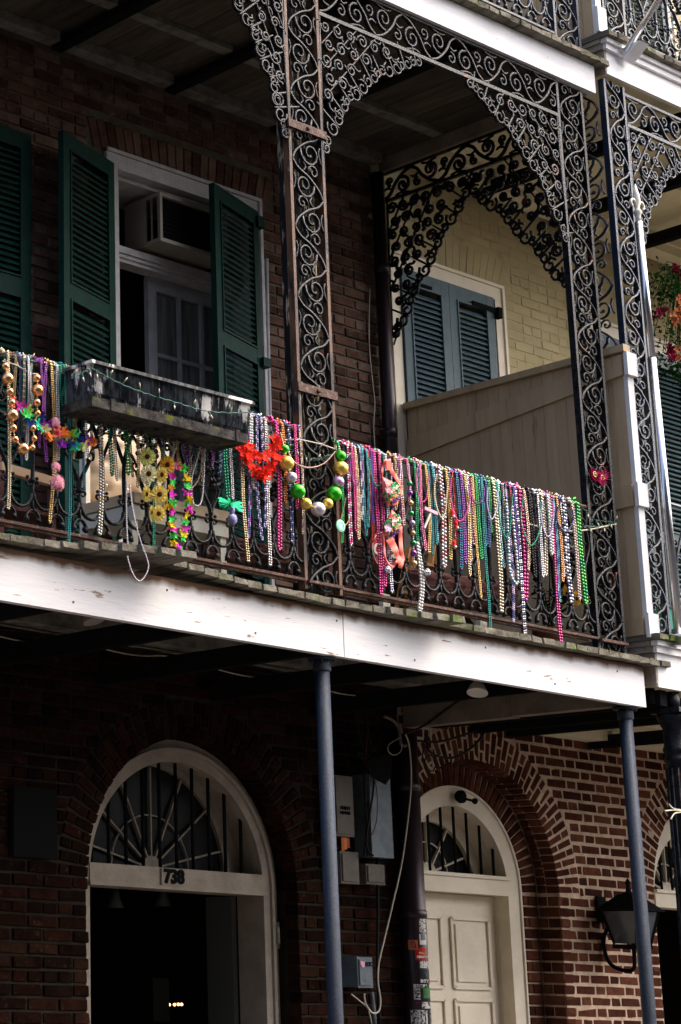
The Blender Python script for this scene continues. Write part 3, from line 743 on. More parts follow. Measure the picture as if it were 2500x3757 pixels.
column(7.885, 8.155, 3.60, 7.262, 'iron lace column backed with a blackened board and held by two rusty straps', back=True, straps=(6.25, 4.705), group=GC, mbar='rust_bar')
column(10.44, 10.70, 3.56, 7.262, 'open iron lace column at the corner of the brown gallery beside the taupe fence', side=1, sd=.17, group=GC)
column(10.475, 10.735, 7.53, 9.6, 'blue black iron lace column on the upper deck above the white fascia', m='blue_iron', mbar='blue_iron', group=GC)
NC = 'iron lace columns of the cream house'
column(10.895, 11.105, 3.72, 7.40, 'blue black iron lace column at the corner of the cream gallery behind the silver flagpole', m='blue_iron', mbar='blue_iron', side=-1, yb=-.05, group=NC)
column(10.955, 11.19, 7.70, 9.8, 'blue black iron lace column on the upper deck of the cream house beside the slanted flagpole', m='blue_iron', mbar='blue_iron', side=0, yb=-.05, group=NC)

def valance(x0, x1, zb, zt, m, label, origin, axis=(1,0,0), N=(0,-1,0), left=True, right=True, bw=1.1, bh=.80, y=0.0, dens=.108, seed=1, group=None, mbar=None, bold=1.0, pw=.72):
    """lace frieze between two columns with a concave bracket hanging at either end"""
    L = x1 - x0
    t = thing('iron_valance', origin, label, 'ironwork', group)
    fr = frame(origin, axis, (0,0,1), N); A = Vector(axis)
    mbar = mbar or m
    bb = MB(); bb.bar(fr(0, zb-origin[2]), fr(L, zb-origin[2]), .022, .022); part('rail', bb, M[mbar], t)
    bt = MB(); bt.bar(fr(0, zt-origin[2]), fr(L, zt-origin[2]), .018, .018); part('rail', bt, M[mbar], t)
    # frieze scrolls: the vine turned on its side
    fv = frame(fr(0, (zb+zt)/2-origin[2]), Vector((0,0,1)), A, N)
    sc = MB(); vine(sc, fv, L, zt-zb-.02, .24, .016*bold, .022); part('scrollwork', sc, M[m], t, True)
    for side, on in ((0, left), (1, right)):
        if not on: continue
        R = random.Random(seed+side*7)
        sg = 1 if side == 0 else -1; o = 0 if side == 0 else L; vb = zb - origin[2] - .012
        g = lambda u, v, n=0, sg=sg, o=o, vb=vb: fr(o + sg*u, vb - v, n)
        inside = lambda u, v: (max(u,0)/bw)**pw + (max(v,0)/bh)**pw
        mb = MB()
        def clip(p):
            return [q for q in p]
        # straight members
        mb.ribbon(g, [(.0, bh*.97), (.012, 0)], .012, .02)
        for f in (.25, .45, .68):
            a = (0.0, bh*f); b = (bw*f*.80, 0.0)
            mb.ribbon(g, [(a[0]+(b[0]-a[0])*k/6, a[1]+(b[1]-a[1])*k/6) for k in range(7)], .011, .018)
        # inner edge: a run of curls along the concave outline
        edge = []
        for i in range(41):
            tt = i/40; u = bw*tt; v = bh*(max(0, 1-tt**pw))**(1/pw); edge.append((u+.004, v))
        pass
        n = 10
        acc = [0]
        for i in range(40): acc.append(acc[-1]+math.hypot(edge[i+1][0]-edge[i][0], edge[i+1][1]-edge[i][1]))
        for k in range(n):
            s = acc[-1]*(k+.5)/n; i = min(39, next(j for j in range(41) if acc[j] >= s)-1)
            e = edge[i]; tx, ty = edge[i+1][0]-e[0], edge[i+1][1]-e[1]; l = math.hypot(tx, ty); nx, ny = -ty/l, tx/l
            if nx*1+ny*1 < 0: nx, ny = -nx, -ny
            r = .034 + .020*((k*5) % 3)/2
            a0 = math.atan2(-ny, -nx)
            for q in (1, -1):
                c = (e[0]+nx*r*.8+tx/l*q*r*.75, e[1]+ny*r*.8+ty/l*q*r*.75)
                sp = [(c[0]+(r-(r*.75)*j/12)*math.cos(a0+q*j/12*1.25*2*PI), c[1]+(r-(r*.75)*j/12)*math.sin(a0+q*j/12*1.25*2*PI)) for j in range(13)]
                mb.ribbon(g, sp, .0115*bold, .02)
            mb.ribbon(g, cat([(e[0]-nx*r*2.5, e[1]-ny*r*2.5), (e[0]-nx*r+ty/l*r*.5, e[1]-ny*r-tx/l*r*.5), (e[0]+nx*r*.6, e[1]+ny*r*.6), (e[0]+nx*r*1.5, e[1]+ny*r*1.5)], 3), [.010,.012,.014,.015,.016,.016,.015,.014,.012,.008], .018)
        # fill of scrolls
        v = dens*.55; row = 0
        while v < bh:
            u = dens*(.5 + .25*(row % 2))
            while u < bw:
                if inside(u, v) < .93:
                    r = dens*.40*R.uniform(.85, 1.15); q = 1 if (row + int(u/dens)) % 2 else -1; a0 = R.uniform(0, 2*PI)
                    sp = [(u+(r-(r*.78)*j/13)*math.cos(a0+q*j/13*1.45*2*PI), v+(r-(r*.78)*j/13)*math.sin(a0+q*j/13*1.45*2*PI)) for j in range(14)]
                    mb.ribbon(g, sp, .013*bold, .022); mb.ball(g(*sp[-1]), .011, 5, 3)
                    a = sp[0]; b = (a[0]+(a[0]-u)*.9+R.uniform(-.03,.03), a[1]+(a[1]-v)*.9+R.uniform(-.03,.03))
                    mb.ribbon(g, cat([a, ((a[0]+b[0])/2-(b[1]-a[1])*.25, (a[1]+b[1])/2+(b[0]-a[0])*.25), b], 3), .012*bold, .02)
                u += dens
            v += dens; row += 1
        # drop finial
        mb.ribbon(g, cat([(.02, bh*.93), (.035, bh*1.0), (.008, bh*1.07)], 3), [.02,.018,.015,.012,.009,.006,.003], .016)
        part('bracket', mb, M[m], t, True)
    return t
VG = 'iron valances of the brown brick house'
valance(8.165, 10.43, 7.025, 7.27, 'iron', 'iron lace valance under the bright upper fascia between the two lace columns', (8.165, -.012, 7.0), bw=.92, bh=.80, group=VG, seed=3, bold=1.15)
valance(5.4, 7.875, 7.025, 7.27, 'iron', 'iron lace valance running off to the left of the black backed column', (5.4, -.012, 7.0), left=False, bw=.50, bh=.80, group=VG, seed=5, bold=1.15)
valance(.20, W-.03, 7.03, 7.24, 'iron', 'dark iron lace valance crossing from the corner column to the wall above the taupe fence', (10.76, .20, 6.86), axis=(0,1,0), N=(-1,0,0), bw=.78, bh=1.0, group=VG, seed=8, dens=.100, bold=1.7, pw=.88)
valance(11.115, 15.5, 7.13, 7.35, 'blue_iron', 'blue black iron lace valance under the white cornice of the cream house', (11.115, -.062, 7.1), right=False, bw=.75, bh=.85, seed=9)

# ------------------------------------------------------------------ railings
def collar(mb, f, u, v, s=1.0):
    mb.ribbon(f, [(u, v-.014*s), (u, v+.014*s)], [.022*s, .022*s], .026)
    mb.ball(f(u, v), .013*s, 6, 4)
def rail_panel(f, P=.45, H=.785, grapes=True, seed=0):
    R = random.Random(seed)
    mb = MB(); U = P/3; b = .012
    zc = .215                                     # collars
    for k in range(3):
        x = (k+.5)*U
    cx = P/2
    def stem(u): 
        mb.ribbon(f, [(u, .125), (u, zc)], .017, .022); collar(mb, f, u, zc+.004); 
        for s in (-1, 1):
            sp = spiral(u + s*.026, zc-.005, .022, .006, PI, .9, 8, sx=s)
            mb.ribbon(f, sp, .008, .014); mb.ball(f(u+s*.030, zc+.018), .010, 6, 4)
    for k in range(3): stem((k+.5)*U)
    # U bowls between the stems
    for k in range(4):
        uc = k*U; r = U/2 - .008; pts = []
        for j in range(13):
            a = PI + PI*j/12; pts.append((uc + r*math.cos(a), .155 + r*1.05*math.sin(a) + .0))
        if k == 0: pts = pts[6:]
        if k == 3: pts = pts[:7]
        mb.ribbon(f, pts, .016, .022)
    for k in range(3):
        uc = (k+.5)*U; pts = [(uc + .046*math.cos(PI*j/10), .014 + .062*math.sin(PI*j/10)) for j in range(11)]
        mb.ribbon(f, pts, .012, .020)
        for s in (-1, 1): mb.ball(f(uc+s*.036, .030), .016, 6, 4)
        mb.ribbon(f, [(uc, .075), (uc, .13)], .012, .02)
    # fork under the grapes
    for s in (-1, 1):
        mb.ribbon(f, cat([(cx, zc), (cx+s*.008, .27), (cx+s*.045, .335), (cx+s*.062, .37)], 4), .016, .022)
        mb.ball(f(cx+s*.062, .375), .014, 6, 4)
        sp = spiral(cx+s*.075, .405, .030, .008, PI*1.2, 1.0, 9, sx=s); mb.ribbon(f, sp, .009, .016)
        # tall lyre stems
        u0 = cx + s*U
        mb.ribbon(f, cat([(u0, zc), (u0+s*.004, .33), (u0-s*.004, .43), (u0-s*.040, .53), (u0-s*.098, .63), (cx+s*.014, .765)], 5), .015, .021)
        mb.ribbon(f, cat([(u0+s*.002, .40), (u0+s*.035, .47), (u0+s*.066, .55), (u0+s*.052, .66), (u0+s*.070, .77)], 5), .013, .020)
        sp = spiral(u0-s*.0, .545, .034, .008, PI*.1, 1.3, 12, sx=s); mb.ribbon(f, sp, .010, .017); mb.ball(f(*sp[-1]), .010, 5, 4)
        sp = spiral(u0+s*.015, .69, .040, .009, PI*1.5, 1.3, 12, sx=s); mb.ribbon(f, sp, .010, .017)
        sp = spiral(cx+s*.052, .60, .032, .008, PI*.6, 1.3, 12, sx=s); mb.ribbon(f, sp, .010, .017)
        mb.ribbon(f, cat([(cx+s*.01, .53), (cx+s*.05, .52), (cx+s*.085, .56)], 4), [.006,.016,.024,.026,.022,.016,.010,.006,.004], .014)
        mb.ribbon(f, cat([(u0-s*.02, .46), (u0-s*.05, .455), (u0-s*.075, .425)], 4), [.006,.014,.02,.022,.02,.014,.010,.006,.004], .014)
    if grapes:
        for i in range(24):
            row = i // 5; w_ = (5 - row)*.0105
            mb.ball(f(cx + R.uniform(-w_, w_)*1.5, .50 - row*.027 + R.uniform(-.006,.006), R.uniform(-.005,.022)), .0145, 6, 4)
        mb.ball(f(cx+.006, .555, .008), .028, 7, 5, (1, .5, 1))
    return mb
def railing(x0, x1, zb, zt, m, label, n, y=0.0, uprights=(), group=None, sag=0.0, mr='rusty', mp=None):
    t = thing('railing', ((x0+x1)/2, y, zb), label, 'railing', group)
    zt_ = lambda x: zt - sag*math.sin(PI*max(0, min(1, (x-x0)/(x1-x0))))
    N = 12
    top = MB()
    top.tube([(x0+(x1-x0)*i/N, y-.005, zt_(x0+(x1-x0)*i/N)+random.uniform(-.003,.003)) for i in range(N+1)], .0135, 6); part('top_rail', top, M[mr], t)
    part('bottom_rail', MB().box(x0, x1, y-.022, y+.014, zb-.014, zb), M[mr], t)
    part('bottom_rail', MB().box(x0, x1, y+.034, y+.050, zb-.018, zb-.004), M[mr], t)
    P = (x1-x0)/n
    for i in range(n):
        a = x0+i*P; f0 = frame((a, y-.008, zb), (1,0,0), (0,0,1), (0,-1,0)); k = P/.45
        part('cast_panel', rail_panel(lambda u, v, w=0, f0=f0, k=k: f0(u*k, v, w), seed=i), M[m], t, True)
    for x in uprights: part('upright', MB().box(x-.012, x+.012, y-.012, y+.012, zb-.10, zb-.0145), M[mr], t)
    return t
RG = 'railings of the brown brick house'
railing(8.17, 10.43, 3.645, 4.440, 'iron', 'iron railing between the two lace columns crowded with bead necklaces', 5, uprights=(9.75,), group=RG)
railing(5.62, 7.875, 3.655, 4.470, 'iron', 'iron railing left of the black backed column under the zinc planter box', 5, group=RG, sag=.012)
railing(8.21, 10.46, 7.62, 8.41, 'blue_iron', 'blue iron railing on the upper deck above the bright white fascia', 5, group=RG, mr='blue_iron')
railing(11.20, 13.45, 7.80, 8.60, 'blue_iron', 'blue black iron railing on the upper deck of the cream house', 5, y=-.05, mr='blue_iron')
railing(11.18, 13.43, 3.78, 4.58, 'blue_iron', 'blue black iron railing on the main floor of the cream house', 5, y=-.05, mr='blue_iron')
part('bottom_rail', MB().box(7.885, 8.155, -.045, -.024, 3.63, 3.645), M['rusty'], bpy.data.objects['iron_column'])
part('bottom_rail', MB().box(10.44, 10.70, -.045, -.024, 3.62, 3.637), M['rusty'], bpy.data.objects['iron_column.001'])

# ------------------------------------------------------------------ posts below, flagpoles
def post(x, y, r, z1, label, m, group, cap=False):
    t = thing('gallery_post', (x, y, 0), label, 'post', group)
    if not cap:
        part('shaft', MB().tube([(x, y, .10), (x, y, z1)], r, 20), M[m], t, True)
        part('flange', MB().lathe((x, y, z1-.014), [(r*1.9, 0), (r*1.9, .013)], 20), M[m], t)
        part('collar', MB().lathe((x, y, z1-.075), [(r*1.02, 0), (r*1.22, .006), (r*1.22, .05), (r*1.02, .058)], 20), M[m], t, True)
        for k in range(4): part('bolt', MB().lathe((x+r*1.55*math.cos(.78+k*PI/2), y+r*1.55*math.sin(.78+k*PI/2), z1-.024), [(.007, 0), (.007, .0095)], 6), M['rusty'], t)
    else:
        P = [(.088, .1), (.088, .5), (.07, .55), (.066, 2.95), (.076, 2.96), (.076, 2.98), (.068, 2.995), (.068, 3.01), (.078, 3.025), (.078, 3.04), (.070, 3.06), (.070, 3.16), (.09, 3.20), (.10, 3.225), (.10, 3.245)]
        part('shaft', MB().lathe((x, y, 0), P, 24), M[m], t, True)
        fl = MB()
        for k in range(12):
            a = 2*PI*k/12; fl.tube([(x+.068*math.cos(a), y+.068*math.sin(a), .6), (x+.067*math.cos(a), y+.067*math.sin(a), 2.92)], .008, 5)
        part('fluting', fl, M[m], t, True, kind='stuff')
        part('capital', MB().box(x-.10, x+.10, y-.10, y+.10, 3.25, 3.28), M[m], t)
        part('neck', MB().tube([(x, y, 3.281), (x, y, 3.385)], .042, 16), M[m], t, True)
    return t
PG = 'round posts under the galleries'
post(8.062, .05, .0385, 3.262, 'slim round blue post under the middle of the gallery left of the meter boxes', 'pole', PG)
post(10.755, .05, .0385, 3.262, 'slim round blue post at the gallery end in front of the wall lantern', 'pole', PG)
post(11.135, -.03, .08, 3.40, 'fluted dark iron post with a square capital at the right edge', 'iron', PG, True)
fp = at(2343, 815, -.16); fb = at(2492, 2340, -.16)
t = thing('flagpole', fb, 'upright silver flagpole topped with a fleur de lis in front of the blue column', 'flagpole', 'flagpoles of the cream house')
ax = (fp - fb)
part('shaft', MB().tube([fb, fb+ax*.66], .027, 20), M['silver'], t, True)
part('shaft', MB().tube([fb+ax*.66, fp], .024, 20), M['silver'], t, True)
o = fp; K = 1.55; f0_ = frame(o, (1,0,0), (0,0,1), (0,-1,0)); f = lambda u, v, n=0: f0_(u*K, v*K, n*K)
fin = MB().lathe(o, [(r_*K, h_*K) for r_, h_ in [(.012, 0), (.010, .02), (.014, .035), (.018, .045), (.012, .055), (.009, .06), (.016, .09), (.013, .12), (.002, .17)]], 12)
for s in (-1, 1): fin.ribbon(f, cat([(0, .055), (s*.015, .085), (s*.032, .095), (s*.045, .078), (s*.038, .062)], 4), [.010]*9+[.009]*8, .012)
part('finial', fin, M['frame_w'], t, True)
part('socket', MB().box(fb.x-.03, fb.x+.03, -.20, -.10, fb.z-.05, fb.z+.02), M['silver'], t)
a = at(2296, 190, -.14); b = Vector((a.x+.05, -1.05, a.z+1.0))
t = thing('flagpole', a, 'slanted bare silver flagpole bracketed to the upper white cornice', 'flagpole', 'flagpoles of the cream house')
part('shaft', MB().tube([a, b], .020, 14), M['silver'], t, True)
part('bracket', MB().add([(a.x-.005, -.12, a.z-.05), (a.x+.10, -.12, a.z-.06), (a.x+.10, -.25, a.z+.04), (a.x-.005, -.25, a.z+.04), (a.x-.005, -.12, a.z+.03), (a.x+.10, -.12, a.z+.03)], [(0,1,2,3), (0,3,4), (1,5,2), (3,2,5,4), (0,4,5,1)]), M['white'], t)

# ------------------------------------------------------------------ cream house galleries
def ngallery(z0, z1, label):
    g = thing('gallery', (13, 0, z0), label, 'balcony', 'galleries of the cream house'); F = -.05; X0 = 10.905
    part('fascia', MB().box(X0+.021, 17, F-.03, F, z0, z1-.07), M['white'], g)
    part('fascia', MB().box(X0, X0+.02, F-.03, W-.01, z0+.004, z1-.07), M['white2'], g)
    part('cornice', MB().box(X0-.012, 17, F-.055, F-.0305, z1-.069, z1-.03).box(X0-.03, 17, F-.075, F-.0305, z1-.029, z1), M['white'], g)
    part('cornice', MB().box(X0-.025, X0-.001, F-.029, W-.01, z1-.069, z1-.03).box(X0-.04, X0-.001, F-.029, W-.01, z1-.029, z1), M['white2'], g)
    part('cornice', MB().box(X0-.004, 17, F-.042, F-.0305, z0-.012, z0+.012), M['white'], g)
    x = X0 - .05; R = random.Random(4)
    while x < 15.5:
        part('floor_plank', rough_plank(x, x+.10, F-.10-R.uniform(0,.02), W-.02, z1+.002, z1+.040, R), M['plank'], g); x += .104
    zc = z0+.045; x = X0+.05
    while x < 15.6:
        part('ceiling_board', MB().box(x, x+.197, F+.004, W-.005, zc+.03, zc+.045), M['ceil_y'], g); x += .199
    part('beam', MB().box(X0+.03, 16, W-.17, W-.004, zc-.10, zc+.029), M['ceil_y'], g)
    part('beam', MB().box(X0+.03, 16, W-.20, W-.171, zc-.03, zc+.028), M['ceil_y'], g)
    part('beam', MB().box(X0+.03, 16, .75, .87, zc-.05, zc+.029), M['ceil_y'], g)
    for i in range(5):
        x = 11.80 + i*.94
        part('joist', MB().box(x, x+.07, F+.004, W-.004, z0-.10, z0-.012), M['black'], g)
    return g
n1 = ngallery(3.40, 3.668, 'lower gallery of the cream house with a white moulded cornice')
n2 = ngallery(7.44, 7.675, 'upper gallery of the cream house with a white moulded cornice and cream board ceiling')
part('joist', MB().box(10.99, 11.06, -.04, W-.004, 3.29, 3.385), M['black'], n1)
part('joist', MB().box(11.40, 11.47, -.04, W-.004, 3.29, 3.385), M['black'], n1)
part('pipe_stub', MB().lathe((10.97, .02, 3.30), [(.035, 0), (.035, .095)], 16), M['black'], n1, True)

# privacy fence between the galleries
t = thing('privacy_fence', (10.87, .8, 3.7), 'taupe boarded privacy fence with a sloping rail between the two galleries', 'fence', 'privacy fences')
NB = 20; y0 = -.045; bw = (W-.03-y0)/NB
for i in range(NB):
    a = y0+i*bw; part('board', MB().box(10.872, 10.892, a, a+bw-.0035, 3.675, 5.50), M['taupe'], t)
for i in range(5):
    pass
def railbar(ya, za, yb_, zb_, w, d=.022, x=10.85): 
    mb = MB(); P = []
    for y, z in ((ya, za), (yb_, zb_)):
        for xx in (x, x+d-.001):
            for dz in (-w/2, w/2): P.append((xx, y, z+dz))
    return mb.add(P, [(0,1,3,2), (4,6,7,5), (0,4,5,1), (2,3,7,6), (0,2,6,4), (1,5,7,3)])
part('rail', railbar(-.055, 5.425, .80, 5.315, .135), M['taupe'], t)
part('rail', railbar(.803, 5.315, W-.03, 5.205, .135), M['taupe'], t)
part('rail', railbar(-.055, 4.58, W-.03, 4.50, .135), M['taupe'], t)
part('rail', railbar(-.055, 3.76, W-.03, 3.75, .11), M['taupe'], t)
part('cap', railbar(-.085, 5.53, W-.03, 5.515, .045, .075, 10.835), M['taupe'], t)
part('end_post', MB().box(10.872, 10.935, -.075, -.046, 3.675, 5.50), M['white'], t)
for z in (5.425, 4.58, 3.76): part('end_block', MB().box(10.845, 10.95, -.10, -.0755, z-.075, z+.075), M['white'], t)
t = thing('privacy_fence', (10.87, .8, 7.7), 'taupe boarded privacy fence on the upper deck behind the blue railing', 'fence', 'privacy fences')
for i in range(NB):
    a = y0+i*bw; part('board', MB().box(10.872, 10.892, a, a+bw-.0035, 7.72, 9.6), M['taupe'], t)
part('end_post', MB().box(10.86, 10.92, -.075, -.046, 7.72, 9.6), M['white'], t)
part('end_block', MB().box(10.84, 10.935, -.10, -.0755, 7.72, 7.90), M['white'], t)
part('rail', railbar(-.04, 8.5, W-.03, 8.42, .135), M['taupe'], t)

# downpipe and cable on the party line, fixed pipe left of it
xp = 10.63
t = thing('downpipe', (xp, W-.09, 3.56), 'dark plum downpipe running down beside the taupe fence', 'drainpipe', 'downpipes on the party line')
part('pipe', MB().tube([(xp, W-.07, 3.58), (xp, W-.07, 7.20)], .047, 16), M['pipe'], t, True)
for z in (5.30, 4.4, 6.5): part('socket', MB().lathe((xp, W-.07, z), [(.047, -.06), (.053, -.055), (.053, .0), (.047, .005)], 16), M['pipe'], t, True)
t = thing('downpipe', (10.60, W-.09, 0), 'thick dark downpipe covered with stickers between the meter boxes and the cream door', 'drainpipe', 'downpipes on the party line')
part('pipe', MB().tube([(10.60, W-.09, .1), (10.60, W-.09, 3.2)], .080, 20), M['pipe'], t, True)
for z in (2.05, 2.86): part('socket', MB().lathe((10.60, W-.09, z), [(.080, -.03), (.086, -.025), (.086, .02), (.080, .025)], 20), M['pipe'], t, True)
DP = t
t = MB().tube([at(x, y, W-.02) for x, y in ((978, 950), (980, 1100), (984, 1300), (990, 1520), (992, 1640))], .014, 8)
solo('conduit', t, M['grey_door'], 'thin blue grey conduit rising beside the white window casing', 'conduit', smooth=True)
solo('cable', MB().tube([at(x, y, W-.03) for x, y in cat([(1358, 1060), (1355, 1250), (1368, 1400), (1376, 1480), (1372, 1560), (1378, 1680), (1380, 1800)], 4)], .0035, 5), M['wire_w'], 'thin ivory cable hanging on the brick beside the plum downpipe', 'cable', smooth=True)
print('part 3')

# ------------------------------------------------------------------ zinc planter hooked on the railing
pl0, pl1 = at(338, 1400, -.25).x, at(924, 1560, -.25).x
zt, zb_ = 4.440, 4.275
t = thing('planter_box', ((pl0+pl1)/2, -.15, zb_), 'long streaked zinc planter box hooked over the railing in front of the french window', 'planter')
mb = MB(); N = 150; P = []; F = []
def outline():
    pts = []
    n = 96
    for i in range(n+1):
        x = pl0 + (pl1-pl0)*i/n; pts.append((x, -.25 + .007*math.cos(i*PI)))
    for i in range(1, 15): pts.append((pl1, -.25 + .19*i/14 ))
    for i in range(n+1): pts.append((pl1 - (pl1-pl0)*i/n, -.055))
    for i in range(1, 28): pts.append((pl0 + .003*math.cos(i*PI), -.055 - .195*i/28))
    return pts
ol = outline(); n = len(ol); cx_ = (pl0+pl1)/2
for k, (z, s) in enumerate(((zb_-.004, .955), (zt, 1.0), (zt, .98), (zb_+.02, .94))):
    for x, y in ol: P.append((cx_+(x-cx_)*s if k else cx_+(x-cx_)*.975, -.15+(y+.15)*(s if k else .86), z))
F = [(k*n+i, k*n+(i+1)%n, (k+1)*n+(i+1)%n, (k+1)*n+i) for k in range(3) for i in range(n)]
mb.add(P, F); part('trough', mb, M['zinc'], t)
part('soil', MB().box(pl0+.03, pl1-.03, -.235, -.07, zt-.05, zt-.03), M['asphalt'], t)
rm = MB(); ra = .008
rm.bar((pl0-.01, -.258, zt+.004), (pl1+.01, -.258, zt+.004), .014, .016); rm.bar((pl0-.006, -.26, zt+.004), (pl0-.006, -.05, zt+.004), .014, .016); rm.bar((pl1+.006, -.26, zt+.004), (pl1+.006, -.05, zt+.004), .014, .016)
part('rim', rm, M['zinc'], t)
part('tray', MB().box(pl0-.012, pl1-.045, -.262, -.045, zb_-.055, zb_-.006), M['zinc2'], t)
for x in (pl0+.12, pl1-.12): part('tray_clip', MB().box(x-.012, x+.012, -.268, -.2625, zb_-.058, zb_+.004), M['zinc2'], t)
solo('seedling', MB().ribbon(frame((pl0+.30, -.12, zt-.03), (1,0,0), (0,0,1), (0,-1,0)), [(0, 0), (.004, .04), (.012, .07)], .005, .003).ribbon(frame((pl0+.30, -.12, zt-.03), (1,0,0), (0,0,1), (0,-1,0)), [(0.004, .04), (-.008, .075)], .005, .003), mat('shoot', (.25,.45,.05), .6), 'tiny bright green seedling sprouting from the zinc planter', 'plant')
def light_string(name, pts, label, nb, Y, seed, wob=.006):
    R = random.Random(seed); c = cat(pts, 8); t = None
    P = [at(x, y, Y + R.uniform(-.004,.004)) for x, y in c]
    t = thing(name, P[0], label, 'string lights', 'strings of mini lights')
    a = MB().tube([p + Vector((0, 0, .003*math.sin(i*1.9))) for i, p in enumerate(P)], .0022, 4).tube([p + Vector((0, -.003, -.003*math.sin(i*1.9))) for i, p in enumerate(P)], .0022, 4)
    part('wire', a, M['wire_g'], t)
    for i in range(nb):
        p = P[int((i+.5)*len(P)/nb)]; d = Vector((R.uniform(-.6,.6), -.3, R.choice((-1,-1,.8)))).normalized()
        s = part('bulb_socket', MB().tube([p, p+d*.022], .0045, 6), M['wire_g'], t)
        part('bulb', MB().tube([p+d*.0225, p+d*.034, p+d*.046], [.0042, .0038, .001], 6), M['bulb'], s, True)
light_string('string_lights', [(262,1388),(300,1370),(335,1352),(390,1382),(470,1420),(560,1452),(650,1478),(740,1505),(840,1515),(930,1512)], 'string of mini lights draped across the face of the zinc planter', 13, -.272, 1)
light_string('string_lights', [(0,1306),(60,1316),(140,1330),(200,1345),(255,1362)], 'string of mini lights wound along the rail at the left edge', 6, -.035, 2)
light_string('string_lights', [(930,1560),(985,1588),(1060,1632),(1100,1650),(1150,1690),(1235,1665),(1290,1705)], 'string of mini lights crossing the black backed column under the big balls', 8, -.06, 3)
light_string('string_lights', [(1300,1690),(1420,1735),(1560,1768),(1700,1800),(1850,1830),(2000,1850),(2130,1862)], 'string of mini lights wound along the rail behind the bead necklaces', 16, .015, 4)
light_string('string_lights', [(2100,1870),(2150,1872),(2180,1905),(2235,1915),(2258,1920),(2200,1932),(2140,1930)], 'loop of mini lights tied round the foot of the open corner column', 7, -.05, 5)
solo('cable', MB().tube([at(x, y, -.05) for x, y in ((940,1560),(1010,1615),(1100,1612),(1180,1630),(1235,1650))], .0035, 5), M['wire_w'], 'white cord stretched across the black backed column at rail height', 'cable')
solo('cable', MB().tube([at(x, y, -.05) for x, y in cat([(1940,1922),(2000,1938),(2070,1948),(2150,1945),(2262,1922)],4)], .004, 5), M['wire_w'], 'white cord tied to the open corner column below the rail end', 'cable')

# ------------------------------------------------------------------ bead necklaces
def railz(x):                            # height of the top rail at world x
    return (4.440 if x > 8.0 else 4.470)
def beads(mb, path, d, R, seg=6, rings=4, jit=.0006):
    # walk the path and drop a bead every d
    acc = 0; prev = Vector(path[0]); out = [prev.copy()]; need = d
    for q in path[1:]:
        q = Vector(q); L = (q - prev).length
        while L >= need:
            p = prev + (q - prev)*(need/L); out.append(p); prev = p; L = (q - prev).length; need = d
        need -= L; prev = q
    for i, p in enumerate(out):
        mb.cm = pal[i % len(pal)] if pal else 0
        mb.ball(p + Vector((R.uniform(-jit, jit), R.uniform(-jit, jit), 0)), d*.49, seg, rings)
pal = None
YN = -.045
def ypx_rail(xs):
    return 1302 + (1605-1302)*xs/1105 if xs < 1105 else 1605 + (1868-1605)*(xs-1105)/(2130-1105)
NECK = []
def necklace(xs, ybot, dpx, colour, n=2, desc='', ytop=None, Y=None, gap=1.0, twist=0, cols=None):
    global pal
    R = random.Random(int(xs*7+ybot)); Y = YN - R.uniform(0, .022) if Y is None else Y
    ys = ypx_rail(xs) + 14 if ytop is None else ytop
    top = at(xs, ys, Y); X = top.x; zt_ = railz(X) if ytop is None else top.z
    d = dpx/FPX*dist(top)
    zb2 = zfor(X, Y, ybot)
    cols = cols or [colour]; pal = None
    mb = MB()
    pat = R.choice(((0,), (0,)))
    if len(cols) > 1: pal = [i for i in range(len(cols)) for _ in range(R.choice((1, 2, 4)))]
    big = dpx > 9.5; seg, rg = (8, 5) if big else (6, 4)
    for k in range(n//2):
        zb3 = zb2 + k*R.uniform(.02, .07)*(1 if k else 0); off = (k - (n//2-1)/2)*d*2.15*gap
        a, b = X + off - d*.56*gap, X + off + d*.56*gap; y2 = Y - k*.006
        pts = []
        sw = R.uniform(.004, .018); ph = R.uniform(0, 6); H = max(.05, zt_ - zb3); lean = R.uniform(-.022, .022)
        if ytop is None:
            for j in range(7): # round the rail
                an = PI*.95*(1 - j/6) ; pts.append((X+off*.3+lean, -.005 - .024*math.cos(PI-an) , zt_ + .022*math.sin(an)))
            pts.reverse(); pts = [(p[0], p[1], p[2]) for p in pts][::-1]
        R_sway = R.uniform(2.5, 7)
        f = lambda s, q: (s + lean*(1-q)**2*0 + sw*math.sin(ph+q*R_sway)*q*.8 + lean*math.sin(q*PI)*.6 - (s-(X+off))*.5*(1-q)**6, y2 - .003*math.sin(q*PI), zt_ - .006 - (H-.006-d)*q)
        m_ = 14
        pts += [f(a, j/m_) for j in range(m_+1)]
        pb = pts[-1]; q = f(b, 1)
        for j in range(1, 6):
            an = PI + PI*j/6; pts.append(((pb[0]+q[0])/2 + (q[0]-pb[0])/2*math.cos(an), y2, pb[2] + d*.9*math.sin(an)))
        pts += [f(b, 1 - j/m_) for j in range(m_+1)]
        beads(mb, pts, d*1.01, R, seg, rg)
    if ytop is None:                     # the clump where the loops cross the rail
        for k in range(int(5+3*n)):
            mb.cm = R.randrange(len(cols))
            an = R.uniform(-.3, PI+.2); rr = .021 + R.uniform(0, d*.8)
            mb.ball((X + R.uniform(-1.1, 1.1)*d*(n/2), -.006 + rr*math.cos(an), zt_ + rr*math.sin(an)), d*.49, seg, rg)
    o = part('bead_necklace', mb, [M['b_'+c] for c in cols], None, True)
    o['category'] = 'bead necklace'; o['group'] = 'bead necklaces hung on the railing'
    NECK.append((xs, o, desc))
